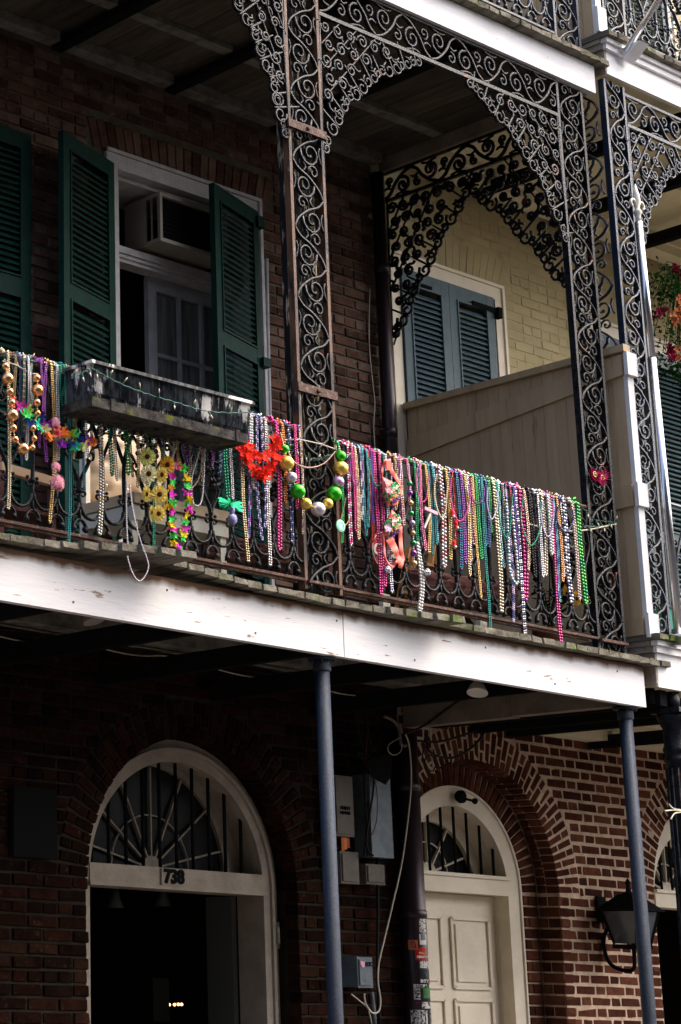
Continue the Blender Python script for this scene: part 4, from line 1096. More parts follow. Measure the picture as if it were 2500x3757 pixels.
T = [ # x on rail, lowest row, bead size (px), colours, strands, look
 (30,1868,8.5,'champagne',2,'long pale gold'),(58,1457,6.5,'darkgold',2,'short antique gold'),(75,1700,6,'navy',2,'thin navy'),(87,1589,7,'purple+green+gold',2,'purple green and gold'),(104,1690,7.5,'silver',2,'silver'),
 (150,1645,6,'purple',2,'thin purple'),(169,1696,8.5,'purple',2,'bright purple'),(189,1920,8.5,'gold',2,'long gold'),(211,1690,8.5,'pearl',2,'white pearl'),(229,1490,5.5,'emerald',4,'small emerald'),
 (246,1987,8,'teal',2,'long teal'),(270,1685,6,'gold',2,'fine gold'),(318,1680,7,'silver',2,'loose silver'),
 (361,1963,11,'silver+champagne',2,'chunky crumpled silver'),(402,1744,10,'emerald',2,'fat emerald'),(422,1762,8,'champagne+silver',2,'champagne and silver'),(462,1740,11,'green',2,'large shiny green'),
 (482,1750,7,'darkgold',2,'dull bronze'),(500,1788,7.5,'gold+champagne',2,'old gold'),(522,1700,8,'silver+navy',2,'silver and navy'),
 (538,1820,7.5,'green+gold+violet',2,'green gold and violet'),(554,2008,7,'emerald',2,'very long slim emerald'),(592,1790,7.5,'gold+green+violet',2,'mixed carnival coloured'),(633,1690,6.5,'silver',4,'short silver'),(653,1697,6,'gold',2,'short fine gold'),
 (687,1706,11,'purple',2,'dark purple large bead'),(712,1740,6,'green+violet',2,'green and violet'),(771,1710,7,'purple',2,'plum'),(824,1830,11,'emerald',2,'glossy emerald'),(846,1832,7.5,'silver+lilac',2,'silver lilac'),
 (877,1740,7,'magenta+purple',2,'magenta and purple'),(890,2060,8.5,'gold+champagne',2,'very long champagne gold'),(905,1976,7.5,'lilac+purple+teal',2,'lilac purple and teal'),(923,1793,10.5,'pearl',2,'big white pearl'),
 (950,1985,8,'navy+lilac',4,'navy and lilac'),(975,2076,9,'champagne+silver',2,'long twisted champagne'),(1015,2020,11.5,'magenta',1+1,'long hot magenta'),(1037,1845,8.5,'orange',2,'orange'),(1060,1992,8,'navy+silver',2,'navy and silver'),(1084,1868,9,'magenta',2,'short raspberry'),
 (1242,1993,6.5,'green',2,'thin leaf green'),(1278,2003,9,'magenta+silver',2,'magenta fading to silver'),(1291,1950,9,'magenta',2,'deep magenta'),(1303,1980,8.5,'silver+gold',2,'silver with some gold'),(1322,1913,7.5,'navy+silver',2,'grey navy'),
 (1336,1968,7.5,'aqua+teal',4,'aqua and teal'),(1351,1987,8,'red',2,'dark red'),(1364,1923,7,'violet',2,'violet'),(1381,2185,9.5,'magenta',4,'longest thick magenta'),(1399,1913,7,'emerald',4,'fine dark emerald'),
 (1416,2175,8,'silver+lilac',2,'long silver'),(1449,1873,7.5,'darkgold+gold',2,'bronze'),(1470,1930,8,'silver+rose',2,'rose and silver'),(1495,1850,7.5,'pink+magenta',2,'pink'),
 (1521,2000,8,'green+emerald',2,'bright green'),(1543,2020,8,'magenta+pink',2,'magenta pink'),(1562,2029,7.5,'gold',2,'yellow gold'),(1577,2036,7.5,'teal',4,'deep teal'),(1591,1991,7,'navy+skyblue',2,'navy and sky blue'),
 (1613,2084,13,'silver+rose',2,'very large pinkish silver'),(1638,2055,8.5,'gold',2,'gold'),(1661,2007,7,'red+rose',2,'scarlet'),(1676,2090,8.5,'violet+teal',2,'violet and teal'),(1691,2070,8.5,'violet+purple',2,'rich violet'),
 (1706,2115,8.5,'champagne+gold',2,'champagne'),(1716,2060,7.5,'lilac+silver',2,'pale lilac'),(1728,2000,9.5,'rose',2,'rose coloured'),(1737,2195,6,'gold',2,'slender long gold'),(1748,2052,9,'green',2,'leaf green'),
 (1769,2002,8.5,'blue+teal',2,'deep blue teal'),(1783,2010,8.5,'blue+navy',2,'blue'),(1795,1953,7.5,'green+lime',2,'short green'),(1768,2317,7,'emerald+teal',2,'thread like very long jade'),
 (1812,2247,11,'champagne',2,'large bead pale gold'),(1824,2081,8,'emerald',2,'sea green'),(1836,2085,8,'silver+skyblue',4,'icy silver'),(1849,1950,8,'gold+champagne',2,'straw gold'),
 (1872,1982,6.5,'red+navy',2,'red and navy'),(1886,2048,7,'navy+violet',2,'indigo'),(1856,2284,7,'lilac+navy',2,'lilac and navy extra long'),(1893,2344,8,'silver+navy',2,'lowest reaching silver'),
 (1909,2203,13,'magenta',2,'fat raspberry magenta'),(1924,2093,7.5,'rose+champagne',2,'rose gold'),(1942,2118,10,'black',2,'black'),(1974,2118,7.5,'silver',2,'fine silver'),(1989,2114,10,'silver+champagne',2,'square look silver'),
 (2012,2035,10.5,'pearl+silver',2,'pearly silver'),(2032,2210,7,'aqua+blue',2,'long aqua'),(2045,2135,8,'orange+copper',2,'burnt orange'),(2026,2377,9.5,'magenta',2,'trailing magenta'),
 (2070,2214,11.5,'navy+silver',2,'steel blue big bead'),(2101,2201,9.5,'blush',2,'pale blush pearl'),(2122,2216,11.5,'green+lime',2,'apple green last'),
]
for xs, yb, d, c, n, desc in T:
    necklace(xs, yb, d, c, n, desc, cols=c.split('+'))
SW = []; R = random.Random(31); KC = ['gold','silver','green','purple','teal','navy','champagne','darkgold','emerald','violet','lilac','rose','blue','red','black','skyblue']
LK = ['tarnished','dusty','faded','frosted','glinting','dull','tiny bead','knotted','scuffed','soft toned','glassy','dim']
for k, xs in enumerate([118,200,300,340,380,440,570,600,670,700,735,800,1100,1262,1430,1462,1534,1602,1650,1699,1758,1803,1900,1958,2058]):
    c = R.choice(KC); c2 = R.choice(KC)
    necklace(xs, ypx_rail(xs)+R.uniform(120, 420)*(.75 if xs > 1700 else 1), R.uniform(5.5, 8), c, 2, '%s %s and %s' % (R.choice(LK), c, c2) if c2 != c else '%s %s' % (R.choice(LK), c), cols=[c, c2] if c2 != c else [c], Y=-.030)
for k, xs in enumerate((560, 615, 660, 1290, 1355, 1440, 1530, 1600, 1655, 1730, 1790, 1835, 1920, 1990, 2050)):
    w_ = R.uniform(30, 70); h_ = R.uniform(60, 190); y0_ = ypx_rail(xs)+12; y1_ = ypx_rail(xs+w_)+12; c = R.choice(['silver','gold','purple','emerald','lilac','champagne','navy','magenta'])
    SW.append(([(xs, y0_), (xs+R.uniform(-8,8), y0_+h_*.5), (xs+w_*.35, y0_+h_), (xs+w_*.75, y0_+h_*.93), (xs+w_+R.uniform(-8,8), y1_+h_*.4), (xs+w_, y1_)], R.uniform(5.5, 7.5), [c], '%s swagged %s' % (LK[k % 12], c)))
# the white disc beads below the bright green strand, and the U of blue white pearls
necklace(1532, 2250, 11.5, 'pearl', 2, 'chalk white disc', ytop=1990)
def drape(pts, dpx, cols, desc, Y=-.07, seg=8, rg=5, name='bead_necklace'):
    global pal
    pal = [i for i in range(len(cols))] if len(cols) > 1 else None
    mb = MB(); P = [at(x, y, Y) for x, y in cat(pts, 6)]
    beads(mb, P, dpx/FPX*dist(P[0]), random.Random(int(pts[0][0])), seg, rg)
    o = part(name, mb, [M['b_'+c] for c in cols], None, True); o['category'] = 'bead necklace'; o['group'] = 'bead necklaces hung on the railing'
    NECK.append((pts[0][0], o, desc))
for a_ in SW: drape(*a_, Y=-.078)
drape([(1857,1838),(1862,1920),(1866,2020),(1872,2100),(1890,2140),(1900,2130),(1896,2050),(1886,1950),(1878,1850)], 12, ['skyblue','pearl','pearl'], 'blue and white U shaped')
drape([(465,1765),(464,1850),(466,1950),(470,2005)], 7, ['pearl'], 'straight ivory pearl', Y=-.06)
drape([(475,1765),(490,1880),(515,1980),(540,2050),(545,2080),(535,2110),(515,2132),(497,2120),(480,2085),(468,2040)], 5.5, ['lilac','pearl'], 'ivory pearl that dangles over the fascia', Y=-.27)
drape([(739,1630),(725,1680),(707,1740),(700,1800),(712,1850),(735,1850),(745,1800),(750,1700),(752,1640)], 7, ['silver'], 'swagged silver', Y=-.07)
drape([(735,1630),(722,1680),(706,1730),(700,1790),(725,1765),(738,1720),(744,1640)], 5.5, ['champagne'], 'swagged thin gold', Y=-.06)
drape([(1055,1650),(1075,1690),(1110,1712),(1150,1715),(1190,1700),(1215,1675),(1232,1655)], 6.5, ['rose','champagne'], 'rose gold swag across the black backed column', Y=-.08)
drape([(1268,1830),(1262,1860),(1250,1905)], 6, ['darkgold'], 'short gold loop beside the mint doubloon', Y=-.07)
drape([(1282,1905),(1270,1925),(1250,1938)], 6, ['gold'], 'curved gold end under the mint doubloon', Y=-.075)
drape([(10,1325),(60,1340),(110,1368),(140,1372)], 5, ['champagne','silver'], 'silver gold swag under the rail end', Y=-.06)
NECK.sort(key=lambda q: q[0])
for i, (xs, o, desc) in enumerate(NECK):
    a = NECK[i-1][2] if i else None; b = NECK[i+1][2] if i+1 < len(NECK) else None
    w = desc + ' bead necklace '
    if a and b: w += 'between the %s one and the %s one' % (a, b)
    elif b: w += 'at the left edge beside the %s one' % b
    else: w += 'nearest the open corner column'
    ws = w.split()
    if len(ws) > 16: w = desc + ' bead necklace just right of the %s one' % a
    o['label'] = ' '.join(w.split()[:16])

def ball_garland(balls, name_label, thread, colours, Y=-.09, bead=None):
    p0 = at(balls[0][0], balls[0][1], Y)
    t = thing('ball_garland', p0, name_label, 'bead necklace')
    for x, y, r, c in balls:
        p = at(x, y, Y); rr = r/FPX*dist(p)
        part('ball', MB().ball(p, rr, 20, 12), M[c], t, True)
    global pal; pal = None
    mb = MB(); P = [at(x, y, Y) for x, y in thread]
    Q = []
    for a, b in zip(P, P[1:]):
        Q += [a.lerp(b, k/4) for k in range(4)]
    beads(mb, Q+[P[-1]], (bead or 7)/FPX*dist(P[0]), random.Random(1)); part('small_beads', mb, M[colours], t, True)
def zc_(L, ox, oy, s): return [(ox+a*s, oy+b*s, r*s, c) for a, b, r, c in L]
L = zc_([(140,305,50,'green'),(163,470,85,'gold'),(220,632,62,'silver'),(293,795,85,'green'),(385,935,65,'gold'),(525,998,82,'silver'),(635,935,62,'gold'),(712,822,85,'green'),(758,682,65,'silver'),(785,530,85,'gold'),(785,388,62,'green')], 1000, 1550, .3189)
cm = {'green':'ball_green','gold':'ball_gold','silver':'ball_violet'}
L = [(a, b, r, cm[c] if i != 5 and i != 2 or c != 'silver' else 'ball_silver') for i, (a, b, r, c) in enumerate(L)]
ball_garland(L, 'garland of big green, gold and silver balls hung across the black backed column', [(1030,1590)]+[(a, b) for a, b, r, c in L]+[(1245,1640)], 'b_champagne')
Lc = zc_([(50,235,35,0),(72,350,58,0),(90,470,38,0),(108,570,36,0),(115,685,58,0),(122,805,38,0),(140,910,35,0),(215,995,56,0),(298,983,30,0),(315,900,30,0),(305,805,32,0),(348,670,32,0),(340,570,38,0),(348,457,58,0),(340,345,38,0)], 0, 1250, .3986)
Lc = [(a, b, r, 'ball_copper') for a, b, r, c in Lc]
ball_garland(Lc, 'garland of shiny copper balls hung on the rail at the left edge', [(18,1320)]+[(a, b) for a, b, r, c in Lc]+[(135,1368)], 'b_champagne', Y=-.10)
L = zc_([(795,390,30,'b_green'),(800,500,30,'b_purple'),(805,615,32,'b_gold'),(812,732,30,'b_green'),(825,845,33,'b_lilac'),(830,960,30,'b_gold'),(838,1075,33,'b_green'),(840,1190,35,'b_purple'),(845,1310,35,'b_gold')], 1250, 1650, .3189)
ball_garland(L, 'strand of green, purple and gold balls spaced with small beads right of the bikini', [(1500,1705)]+[(a, b) for a, b, r, c in L]+[(1521,2083)], 'b_lilac', Y=-.08)

# ------------------------------------------------------------------ flower leis, sunflowers, puffs
def blossom(p, r, R, petals=5, wide=.62, cup=.35, N=Vector((0,-1,0))):
    mb = MB(); N = (N + Vector((R.uniform(-.6,.6), R.uniform(-.2,.3), R.uniform(-.6,.6)))).normalized()
    U = N.orthogonal().normalized(); V = N.cross(U)
    for k in range(petals):
        a = 2*PI*k/petals + R.uniform(-.2, .2); d = U*math.cos(a)+V*math.sin(a); e = N.cross(d); q = r*R.uniform(.85, 1.15); w = r*wide
        c = [p, p+d*q*.5+e*w*.5+N*q*cup*.5, p+d*q+e*w*.3+N*q*(cup+R.uniform(-.3,.2)), p+d*q*1.05-e*w*.3+N*q*(cup+R.uniform(-.3,.2)), p+d*q*.5-e*w*.5+N*q*cup*.5, p+d*q*.55+N*q*cup*.1]
        mb.add(c, [(0,1,5),(1,2,5),(2,3,5),(3,4,5),(4,0,5)])
    return mb
def lei(pts, rpx, label, Y=-.09, tilt=0):
    p0 = at(pts[0][0], pts[0][1], Y); t = thing('flower_lei', p0, label, 'flower garland'); R = random.Random(int(pts[0][0]))
    th = MB().tube([at(x, y, Y+.004) for x, y, c in pts], .002, 4); part('cord', th, M['ivory'], t)
    for x, y, c in pts:
        p = at(x, y, Y); r = rpx/FPX*dist(p); mb = MB()
        for k in range(2):
            b = blossom(p+Vector((R.uniform(-.3,.3)*r, R.uniform(-.3,.3)*r, R.uniform(-.3,.3)*r)), r, R); mb.add(b.v, b.f)
        part('silk_flower', mb, M['p_'+c], t, True)
A = lambda L, ox, oy, s: [(ox+a*s, oy+b*s, c) for a, b, c in L]
lei(A([(125,550,'coral'),(195,600,'magenta'),(255,635,'lemon'),(215,665,'green'),(265,695,'green'),(280,750,'navy'),(370,705,'navy'),(350,785,'mint'),(420,785,'purple'),(400,825,'lemon'),(500,800,'coral'),(450,885,'orange'),(540,870,'coral'),(590,835,'orange'),(575,950,'purple'),(640,880,'yellow'),(670,870,'green'),(640,955,'navy'),(720,900,'navy'),(700,960,'mint'),(770,970,'lemon'),(810,920,'purple'),(850,940,'orange')], 0, 1250, .3986), 21, 'rainbow coloured flower lei slanting from the rail to beneath the zinc planter')
lei(A([(385,660,'amber'),(360,660,'magenta'),(330,755,'magenta'),(325,800,'green'),(325,850,'amber'),(330,925,'magenta'),(335,980,'green'),(325,1030,'yellow'),(330,1085,'magenta'),(325,1135,'green'),(320,1190,'yellow'),(345,1240,'magenta'),(345,1300,'green'),(350,1355,'yellow'),(385,1395,'magenta'),(400,1450,'green'),(360,1535,'magenta')], 500, 1450, .3986), 17, 'yellow, green and magenta flower lei left of its twin beside the sunflowers')
lei(A([(440,680,'green'),(470,765,'yellow'),(470,830,'green'),(470,890,'magenta'),(475,945,'yellow'),(470,1000,'green'),(475,1055,'magenta'),(450,1110,'yellow'),(440,1165,'green'),(440,1220,'magenta'),(435,1275,'yellow'),(430,1310,'green')], 500, 1450, .3986), 17, 'shorter yellow, green and magenta flower lei right of its twin')
lei(A([(960,460,'red'),(1000,440,'red'),(1040,500,'red'),(980,530,'red'),(1040,560,'red'),(1020,610,'red'),(1060,650,'red'),(1080,690,'red'),(1110,720,'red'),(1160,720,'red'),(1180,750,'red'),(1220,690,'red'),(1265,630,'red'),(1285,570,'red'),(1240,540,'red'),(1250,480,'red'),(1280,420,'red'),(1300,450,'red'),(1190,560,'red'),(1120,570,'red')], 500, 1450, .3986), 23, 'scarlet flower lei looped on the rail right of the zinc planter')
def sunflower(x, y, rpx, petalc, label, Y=-.10, centre='p_brown', sq=1.0, turn=0):
    p = at(x, y, Y); r = rpx/FPX*dist(p); R = random.Random(int(x+y))
    t = thing('sunflower', p, label, 'artificial flower', 'artificial sunflowers hung on the railing')
    N = Vector((-.45+turn, -1, -.25)).normalized(); U = N.cross(Vector((0,0,1))).normalized(); V = U.cross(N)
    for ly in range(2):
        for k in range(11):
            a = 2*PI*(k+.5*ly)/11; d = (U*math.cos(a)*sq+V*math.sin(a)); e = N.cross(d); q = r*R.uniform(.88, 1.05); h = N*(.004 - ly*.005)
            w = r*.24
            c = [p+d*r*.2+h-e*w*.6, p+d*q*.55+h-e*w+N*.004, p+d*q*.9+h-e*w*.55, p+d*q*1.03+h, p+d*q*.9+h+e*w*.55, p+d*q*.55+h+e*w+N*.004, p+d*r*.2+h+e*w*.6, p+d*q*.6+h-N*.002]
            part('petal', MB().add(c, [(0,1,7),(1,2,7),(2,3,7),(3,4,7),(4,5,7),(5,6,7),(6,0,7)]), M[petalc], t)
    cmx = MB(); P = []
    for k in range(12): a = 2*PI*k/12; P.append(p + (U*math.cos(a)*sq+V*math.sin(a))*r*.29 + N*.007)
    for k in range(12): a = 2*PI*k/12; P.append(p + (U*math.cos(a)*sq+V*math.sin(a))*r*.22 + N*.014)
    P.append(p + N*.016)
    cmx.add(P, [(k, (k+1)%12, 12+(k+1)%12, 12+k) for k in range(12)] + [(12+k, 12+(k+1)%12, 24) for k in range(12)])
    part('flower_centre', cmx, M[centre], t)
SF = [(100,565,75,'p_lemon','topmost yellow green sunflower with a dark green heart',1),(113,722,78,'p_cream','pale cream sunflower left of two golden ones',1),(235,730,70,'p_sun','golden sunflower between the cream one and the amber one',.8),(285,640,75,'p_amber','amber sunflower at the top right of the bunch',.95),
      (95,910,68,'p_sun','sunflower seen half from the side at the left of the bunch',.55),(213,912,77,'p_sun','wide yellow sunflower in the middle of the bunch',1),(205,1090,70,'p_sun','lowest yellow sunflower of the bunch',.95)]
for x, y, r, c, lb, sq in SF: sunflower(500+x*.3986, 1450+y*.3986, r*.44, c, lb, sq=sq, centre='p_brown' if 'heart' not in lb else 'leaf' if 0 else 'p_brown')
for x, y, lb in ((270,990,'folded sunflower seen edge on beside the middle one'),(140,1080,'folded sunflower seen edge on left of the lowest one')): sunflower(500+x*.3986, 1450+y*.3986, 26, 'p_sun', lb, sq=.30, Y=-.085)
def fluff(x, y, rx, ry, c, label, n=420, Y=-.10):
    p = at(x, y, Y); k = dist(p)/FPX; R = random.Random(int(x)); mb = MB()
    mb.ball(p, rx*k*.72, 10, 7, (1, .8, ry/rx))
    for i in range(n):
        a, b = R.uniform(0, 2*PI), math.acos(R.uniform(-1, 1)); d = Vector((math.sin(b)*math.cos(a), math.sin(b)*math.sin(a), math.cos(b)))
        s = Vector((rx*k, rx*k*.8, ry*k)); q = Vector((d.x*s.x, d.y*s.y, d.z*s.z)); e = d.orthogonal().normalized()*.0022
        tip = p + q*R.uniform(.9, 1.25) + Vector((0, 0, -.006)); mb.add([p+q*.6-e, p+q*.6+e, tip], [(0,1,2)])
    solo('feather_puff', mb, M[c], label, 'feather trim', 'pink feather puffs')
fluff(205, 1548, 17, 24, 'p_pink', 'uppermost small pink feather puff behind the rainbow lei')
fluff(206, 1710, 18, 20, 'p_pink', 'middle pink feather puff hanging on the long gold necklace')
fluff(211, 1768, 28, 34, 'p_pink', 'largest and lowest round pink feather puff', 700)
# tutu pendant
p = at(500+868*.3986, 1450+995*.3986, -.10); R = random.Random(2)
t = thing('doll_pendant', p, 'glittery violet doll pendant in a mint green tulle skirt', 'pendant')
mb = MB()
for i in range(70):
    a = R.uniform(0, 2*PI); q = Vector((math.cos(a)*.085*R.uniform(.6, 1), math.sin(a)*.03, R.uniform(-.035, .020) - .0)); e = Vector((.012, 0, .006)); mb.add([p, p+q*.9-e, p+q*1.05, p+q*.9+e], [(0,1,2,3)])
part('tulle_skirt', mb, M['p_mint'], t)
part('doll_body', MB().ball(p+Vector((0,-.01,-.035)), .016, 10, 7, (1,1,1.6)).ball(p+Vector((0,-.01,-.085)), .026, 12, 8, (1,1,1.15)), mat('violet_glitter', (.16,.14,.42), .3, .6, c2=(.6,.6,.8), sc=300, bump=1, bsc=400), t, True)
# doubloon, crystal balls
p = at(1247, 1930, -.08); solo('doubloon', MB().lathe(p, [(.028, 0), (.034, -.003), (.034, -.008), (.022, -.010), (.020, -.008)], 20, 'y'), M['b_mint'], 'round mint green doubloon hanging beside the column', 'medallion')
for x, y, lb in ((1423,2090,'faceted crystal ball hanging below the bikini'),(1568,2100,'faceted crystal ball on the long silver necklace right of the white discs')):
    solo('crystal_ball', MB().ball(at(x, y, -.08), .021, 9, 6), M['b_silver'], lb, 'ornament', 'crystal balls')

# ------------------------------------------------------------------ coral bikini top
Q = lambda x, y, Y=-.085: at(1250+x*.3189, 1650+y*.3189, Y)
t = thing('bikini_top', Q(540, 120), 'coral bikini top with sequined cups and pink flowers pegged on the rail', 'bikini')
def sheet(rows, m, name, thick=.002):
    mb = MB(); P = []; n = len(rows[0])
    for r in rows: P += [Vector(p) for p in r]
    k = len(P); P += [p + Vector((0, thick, 0)) for p in P]
    F = []
    for i in range(len(rows)-1):
        for j in range(n-1):
            a = i*n+j; F += [(a, a+n, a+n+1, a+1), (k+a, k+a+1, k+a+n+1, k+a+n)]
    part(name, mb.add(P, F), m, t, True)
def strap(pts, w, name='strap'):
    c = cat(pts, 5); rows = []
    for i, (x, y) in enumerate(c):
        x0, y0 = c[max(0,i-1)]; x1, y1 = c[min(len(c)-1,i+1)]; L = math.hypot(x1-x0, y1-y0) or 1; nx, ny = -(y1-y0)/L, (x1-x0)/L
        ww = w if not isinstance(w, tuple) else w[0]+(w[1]-w[0])*i/(len(c)-1)
        yy = -.085-.006*math.sin(i*.8)
        rows.append([Q(x+nx*ww*k, y+ny*ww*k, yy-.004*(1-abs(k)*2)) for k in (-.5, 0, .5)])
    sheet(rows, M['coral'], name)
strap([(545,110),(560,180),(590,250),(640,320),(690,420),(708,520)], (70, 22))
strap([(530,110),(495,180),(480,260),(482,330)], (30, 16))
strap([(690,880),(690,1000),(700,1150),(712,1260),(685,1360)], (40, 50))
strap([(560,1020),(600,1090),(640,1170),(670,1240),(690,1340)], (90, 40))
strap([(490,940),(500,1080),(510,1220),(550,1310),(600,1345),(640,1300),(665,1250)], 22)
part('clasp', MB().box(Q(505,170).x, Q(560,170).x, -.10, -.092, Q(530,240).z, Q(530,140).z), M['p_coral'], t)
seqs = [('green','champagne','gold','violet')]
for cup, (cx_, cy_, pts) in enumerate(((590, 480, [(480,310),(600,370),(700,520),(640,640),(540,640),(490,520)]), (590, 850, [(590,690),(690,790),(690,900),(610,990),(500,990),(510,880)]))):
    rows = []
    for k in range(5):
        s = 1 - k/4.5; rows.append([Q(cx_+(x-cx_)*s, cy_+(y-cy_)*s, -.095-.028*math.sin((1-s)*PI/2)) for x, y in pts+pts[:1]])
    sheet(rows, M['coral'], 'cup')
    R = random.Random(cup); mbs = [MB(), MB(), MB(), MB()]
    a, b = ((485,330),(700,560)) if cup == 0 else ((560,720),(690,880))
    for i in range(260):
        u, v = R.random(), R.random()
        x = cx_ + (u-.5)*210 ; y = cy_ + (v-.5)*330
        q = ((x-cx_)*.8 + (y-cy_))/165
        ins = ((x-cx_)/105)**2 + ((y-cy_)/150)**2
        if ins > .92 or q < -.5: continue
        k = 0 if q < -.15 else 1 if q < .15 else 0 if q < .4 else 2 if q < .68 else 3
        pz = Q(x, y, -.098-.024*(1-ins)); mbs[k].ball(pz, .0065, 5, 4)
    for k, c in enumerate(('green','champagne','gold','violet')):
        if mbs[k].v: part('sequins', mbs[k], M['b_'+c], t, True)
for x, y, c in ((520,390,'pink'),(555,460,'pink'),(600,830,'pink'),(545,905,'pink')):
    b = blossom(Q(x, y, -.13), .023, random.Random(x), 6, .8, .15); s = part('flower', b, mat('lilac_pink', (.72,.38,.55), .7) if (x, y) == (545, 905) else M['p_pink'], t)
    part('flower_stone', MB().ball(Q(x, y, -.14), .005, 6, 4), M['b_silver'], s)
# little red figures, pink razor, red mask
for i, (x, y) in enumerate(((1285,720),(1330,850),(1305,1070))):
    p = Q(x, y, -.08); s = MB().ball(p, .010, 8, 6, (1,1,1.8)).ball(p+Vector((0,-.002,-.020)), .011, 8, 6)
    t2 = thing('santa_charm', p, ['topmost', 'middle', 'lowest'][i]+' of three little red charms with white faces on the scarlet necklace', 'charm', 'red charms')
    part('body', s, M['p_red'], t2, True); part('face', MB().ball(p+Vector((0,-.008,-.026)), .009, 8, 6), M['b_pearl'], t2, True)
t2 = thing('plastic_razor', Q(1040, 700), 'pink plastic razor shaped charm hanging between magenta and teal beads', 'charm')
part('head', MB().bar(Q(965,672,-.10), Q(1110,735,-.10), .012, .018), M['p_pink'], t2); part('handle', MB().bar(Q(1040,712,-.098), Q(965,900,-.098), .008, .010), M['frame_w'], t2)
t2 = thing('carnival_mask', at(2195, 1755, -.05), 'hot pink feathered carnival mask tied to the open corner column', 'mask')
p = at(2190, 1752, -.045); R = random.Random(3)
f = frame(p, (1,0,-.12), (0,0,1), (0,-1,0)); 
part('mask_face', MB().prism([(-.075,.035),(-.04,.045),(0,.03),(.04,.045),(.075,.03),(.07,-.015),(.035,-.045),(.01,-.02),(-.01,-.02),(-.035,-.04),(-.07,-.02)], lambda q: f(q[0], q[1], .0), lambda q: f(q[0], q[1], .012)), M['p_bougain'], t2)
for s in (-1, 1): part('gold_swirl', MB().ribbon(lambda u, v, n=0: f(u, v, n+.014), spiral(s*.038, .005, .022, .006, 0, 1.4, 14), .004, .004), M['b_gold'], t2)
mb = MB()
for i in range(60):
    a = f(R.uniform(-.02,.06), R.uniform(-.03,.04), .014); d = Vector((R.uniform(-.4,1), -R.uniform(0,.5), R.uniform(-.7,.9))).normalized()*R.uniform(.03,.075); e = Vector((0,0,.003)); mb.add([a-e, a+e, a+d], [(0,1,2)])
part('feathers', mb, M['p_hotpink'], t2)
print('part 4')

# ------------------------------------------------------------------ things standing on the gallery floor
FZ = 3.565
def quadbox(mb, fr, u0, u1, v0, v1, n0, n1):
    P = [fr(u, v, n) for n in (n0, n1) for v in (v0, v1) for u in (u0, u1)]
    return mb.add(P, [(0,1,3,2),(4,6,7,5),(0,4,5,1),(2,3,7,6),(0,2,6,4),(1,5,7,3)])
def cushion(fr, u0, u1, v0, v1, th, m, parent, name, bulge=.02, n=14, tuft=None, noise=0.0, seed=1):
    R = random.Random(seed); mb = MB(); P = []; F = []
    for i in range(n+1):
        for j in range(n+1):
            u = i/n; v = j/n; e = min(u, 1-u, v, 1-v); q = th*min(1, (e*9))**.5 + bulge*math.sin(PI*u)*math.sin(PI*v) + R.uniform(-noise, noise)
            if tuft:
                tu, tv = tuft; a = u*tu; b = v*tv; dd = min(math.hypot((a-round(a-o)-o)/tu*1.2, (b-round(b-o)-o)/tv) for o in (0, .5)); q -= .03*math.exp(-(dd/.055)**2)
            P.append(fr(u0+(u1-u0)*u, v0+(v1-v0)*v, q))
    k = len(P)
    for i in range(n+1):
        for j in range(n+1): P.append(fr(u0+(u1-u0)*i/n, v0+(v1-v0)*j/n, -.01))
    for i in range(n):
        for j in range(n):
            a = i*(n+1)+j; F += [(a, a+n+1, a+n+2, a+1), (k+a, k+a+1, k+a+n+2, k+a+n+1)]
    return part(name, mb.add(P, F), M[m], parent, True)
YC = .50
xa, xb = at(306, 1700, YC).x, at(612, 1700, YC).x; za, zb2 = at(450, 1885, YC).z, at(450, 1590, YC).z
t = thing('chair', ((xa+xb)/2, YC, FZ), 'tufted tan leather chair in an ivory frame behind the railing under the planter', 'chair')
fr = frame((xa, YC, za), (1,0,0), (0,0,1), (0,-1,0)); wv, hv = xb-xa, zb2-za
cushion(fr, .03, wv-.03, .02, hv-.02, .03, 'tan_leather', t, 'backrest', .03, 24, (3, 2.5))
fm = MB(); quadbox(fm, fr, 0, .03, -.3, hv, -.03, .02); quadbox(fm, fr, wv-.03, wv, -.3, hv, -.03, .02); quadbox(fm, fr, .03, wv-.03, hv-.02, hv, -.03, .02); part('frame', fm, M['frame_w'], t)
part('seat', MB().box(xa-.04, xb+.05, YC-.42, YC-.02, za-.06, za-.005), M['tan_leather'], t)
part('apron', MB().box(xa-.03, xb+.04, YC-.40, YC-.02, za-.14, za-.065), M['frame_w'], t)
for x in (xa-.01, xb+.01):
    for yy in (YC-.37, YC-.04): part('leg', MB().box(x-.02, x+.02, yy-.02, yy+.02, FZ, za-.141), M['frame_w'], t)
for i in range(3):
    for j in range(2): part('button', MB().ball(fr(.12+i*.15, .12+j*.17, .045), .010, 8, 5), M['b_silver'], t, True)
t = thing('chair', (6.3, .5, FZ), 'wooden armed chair partly seen at the left edge behind the bead necklaces', 'chair')
a, b = at(0, 1712, .25), at(190, 1768, .25)
part('arm_rest', MB().bar(a, b, .035, .045), mat('pale_wood', (.55,.38,.25), .5), t)
for p_ in (a, b): part('leg', MB().bar((p_.x, .25, FZ), (p_.x, .25, p_.z-.02), .03, .03), M['mauve'], t)
part('back_slat', MB().bar(a+Vector((0,.4,.2)), b+Vector((0,.4,.2)), .03, .09), M['mauve'], t)
part('seat', MB().box(a.x, b.x, .22, .65, FZ+.22, FZ+.25), M['mauve'], t)
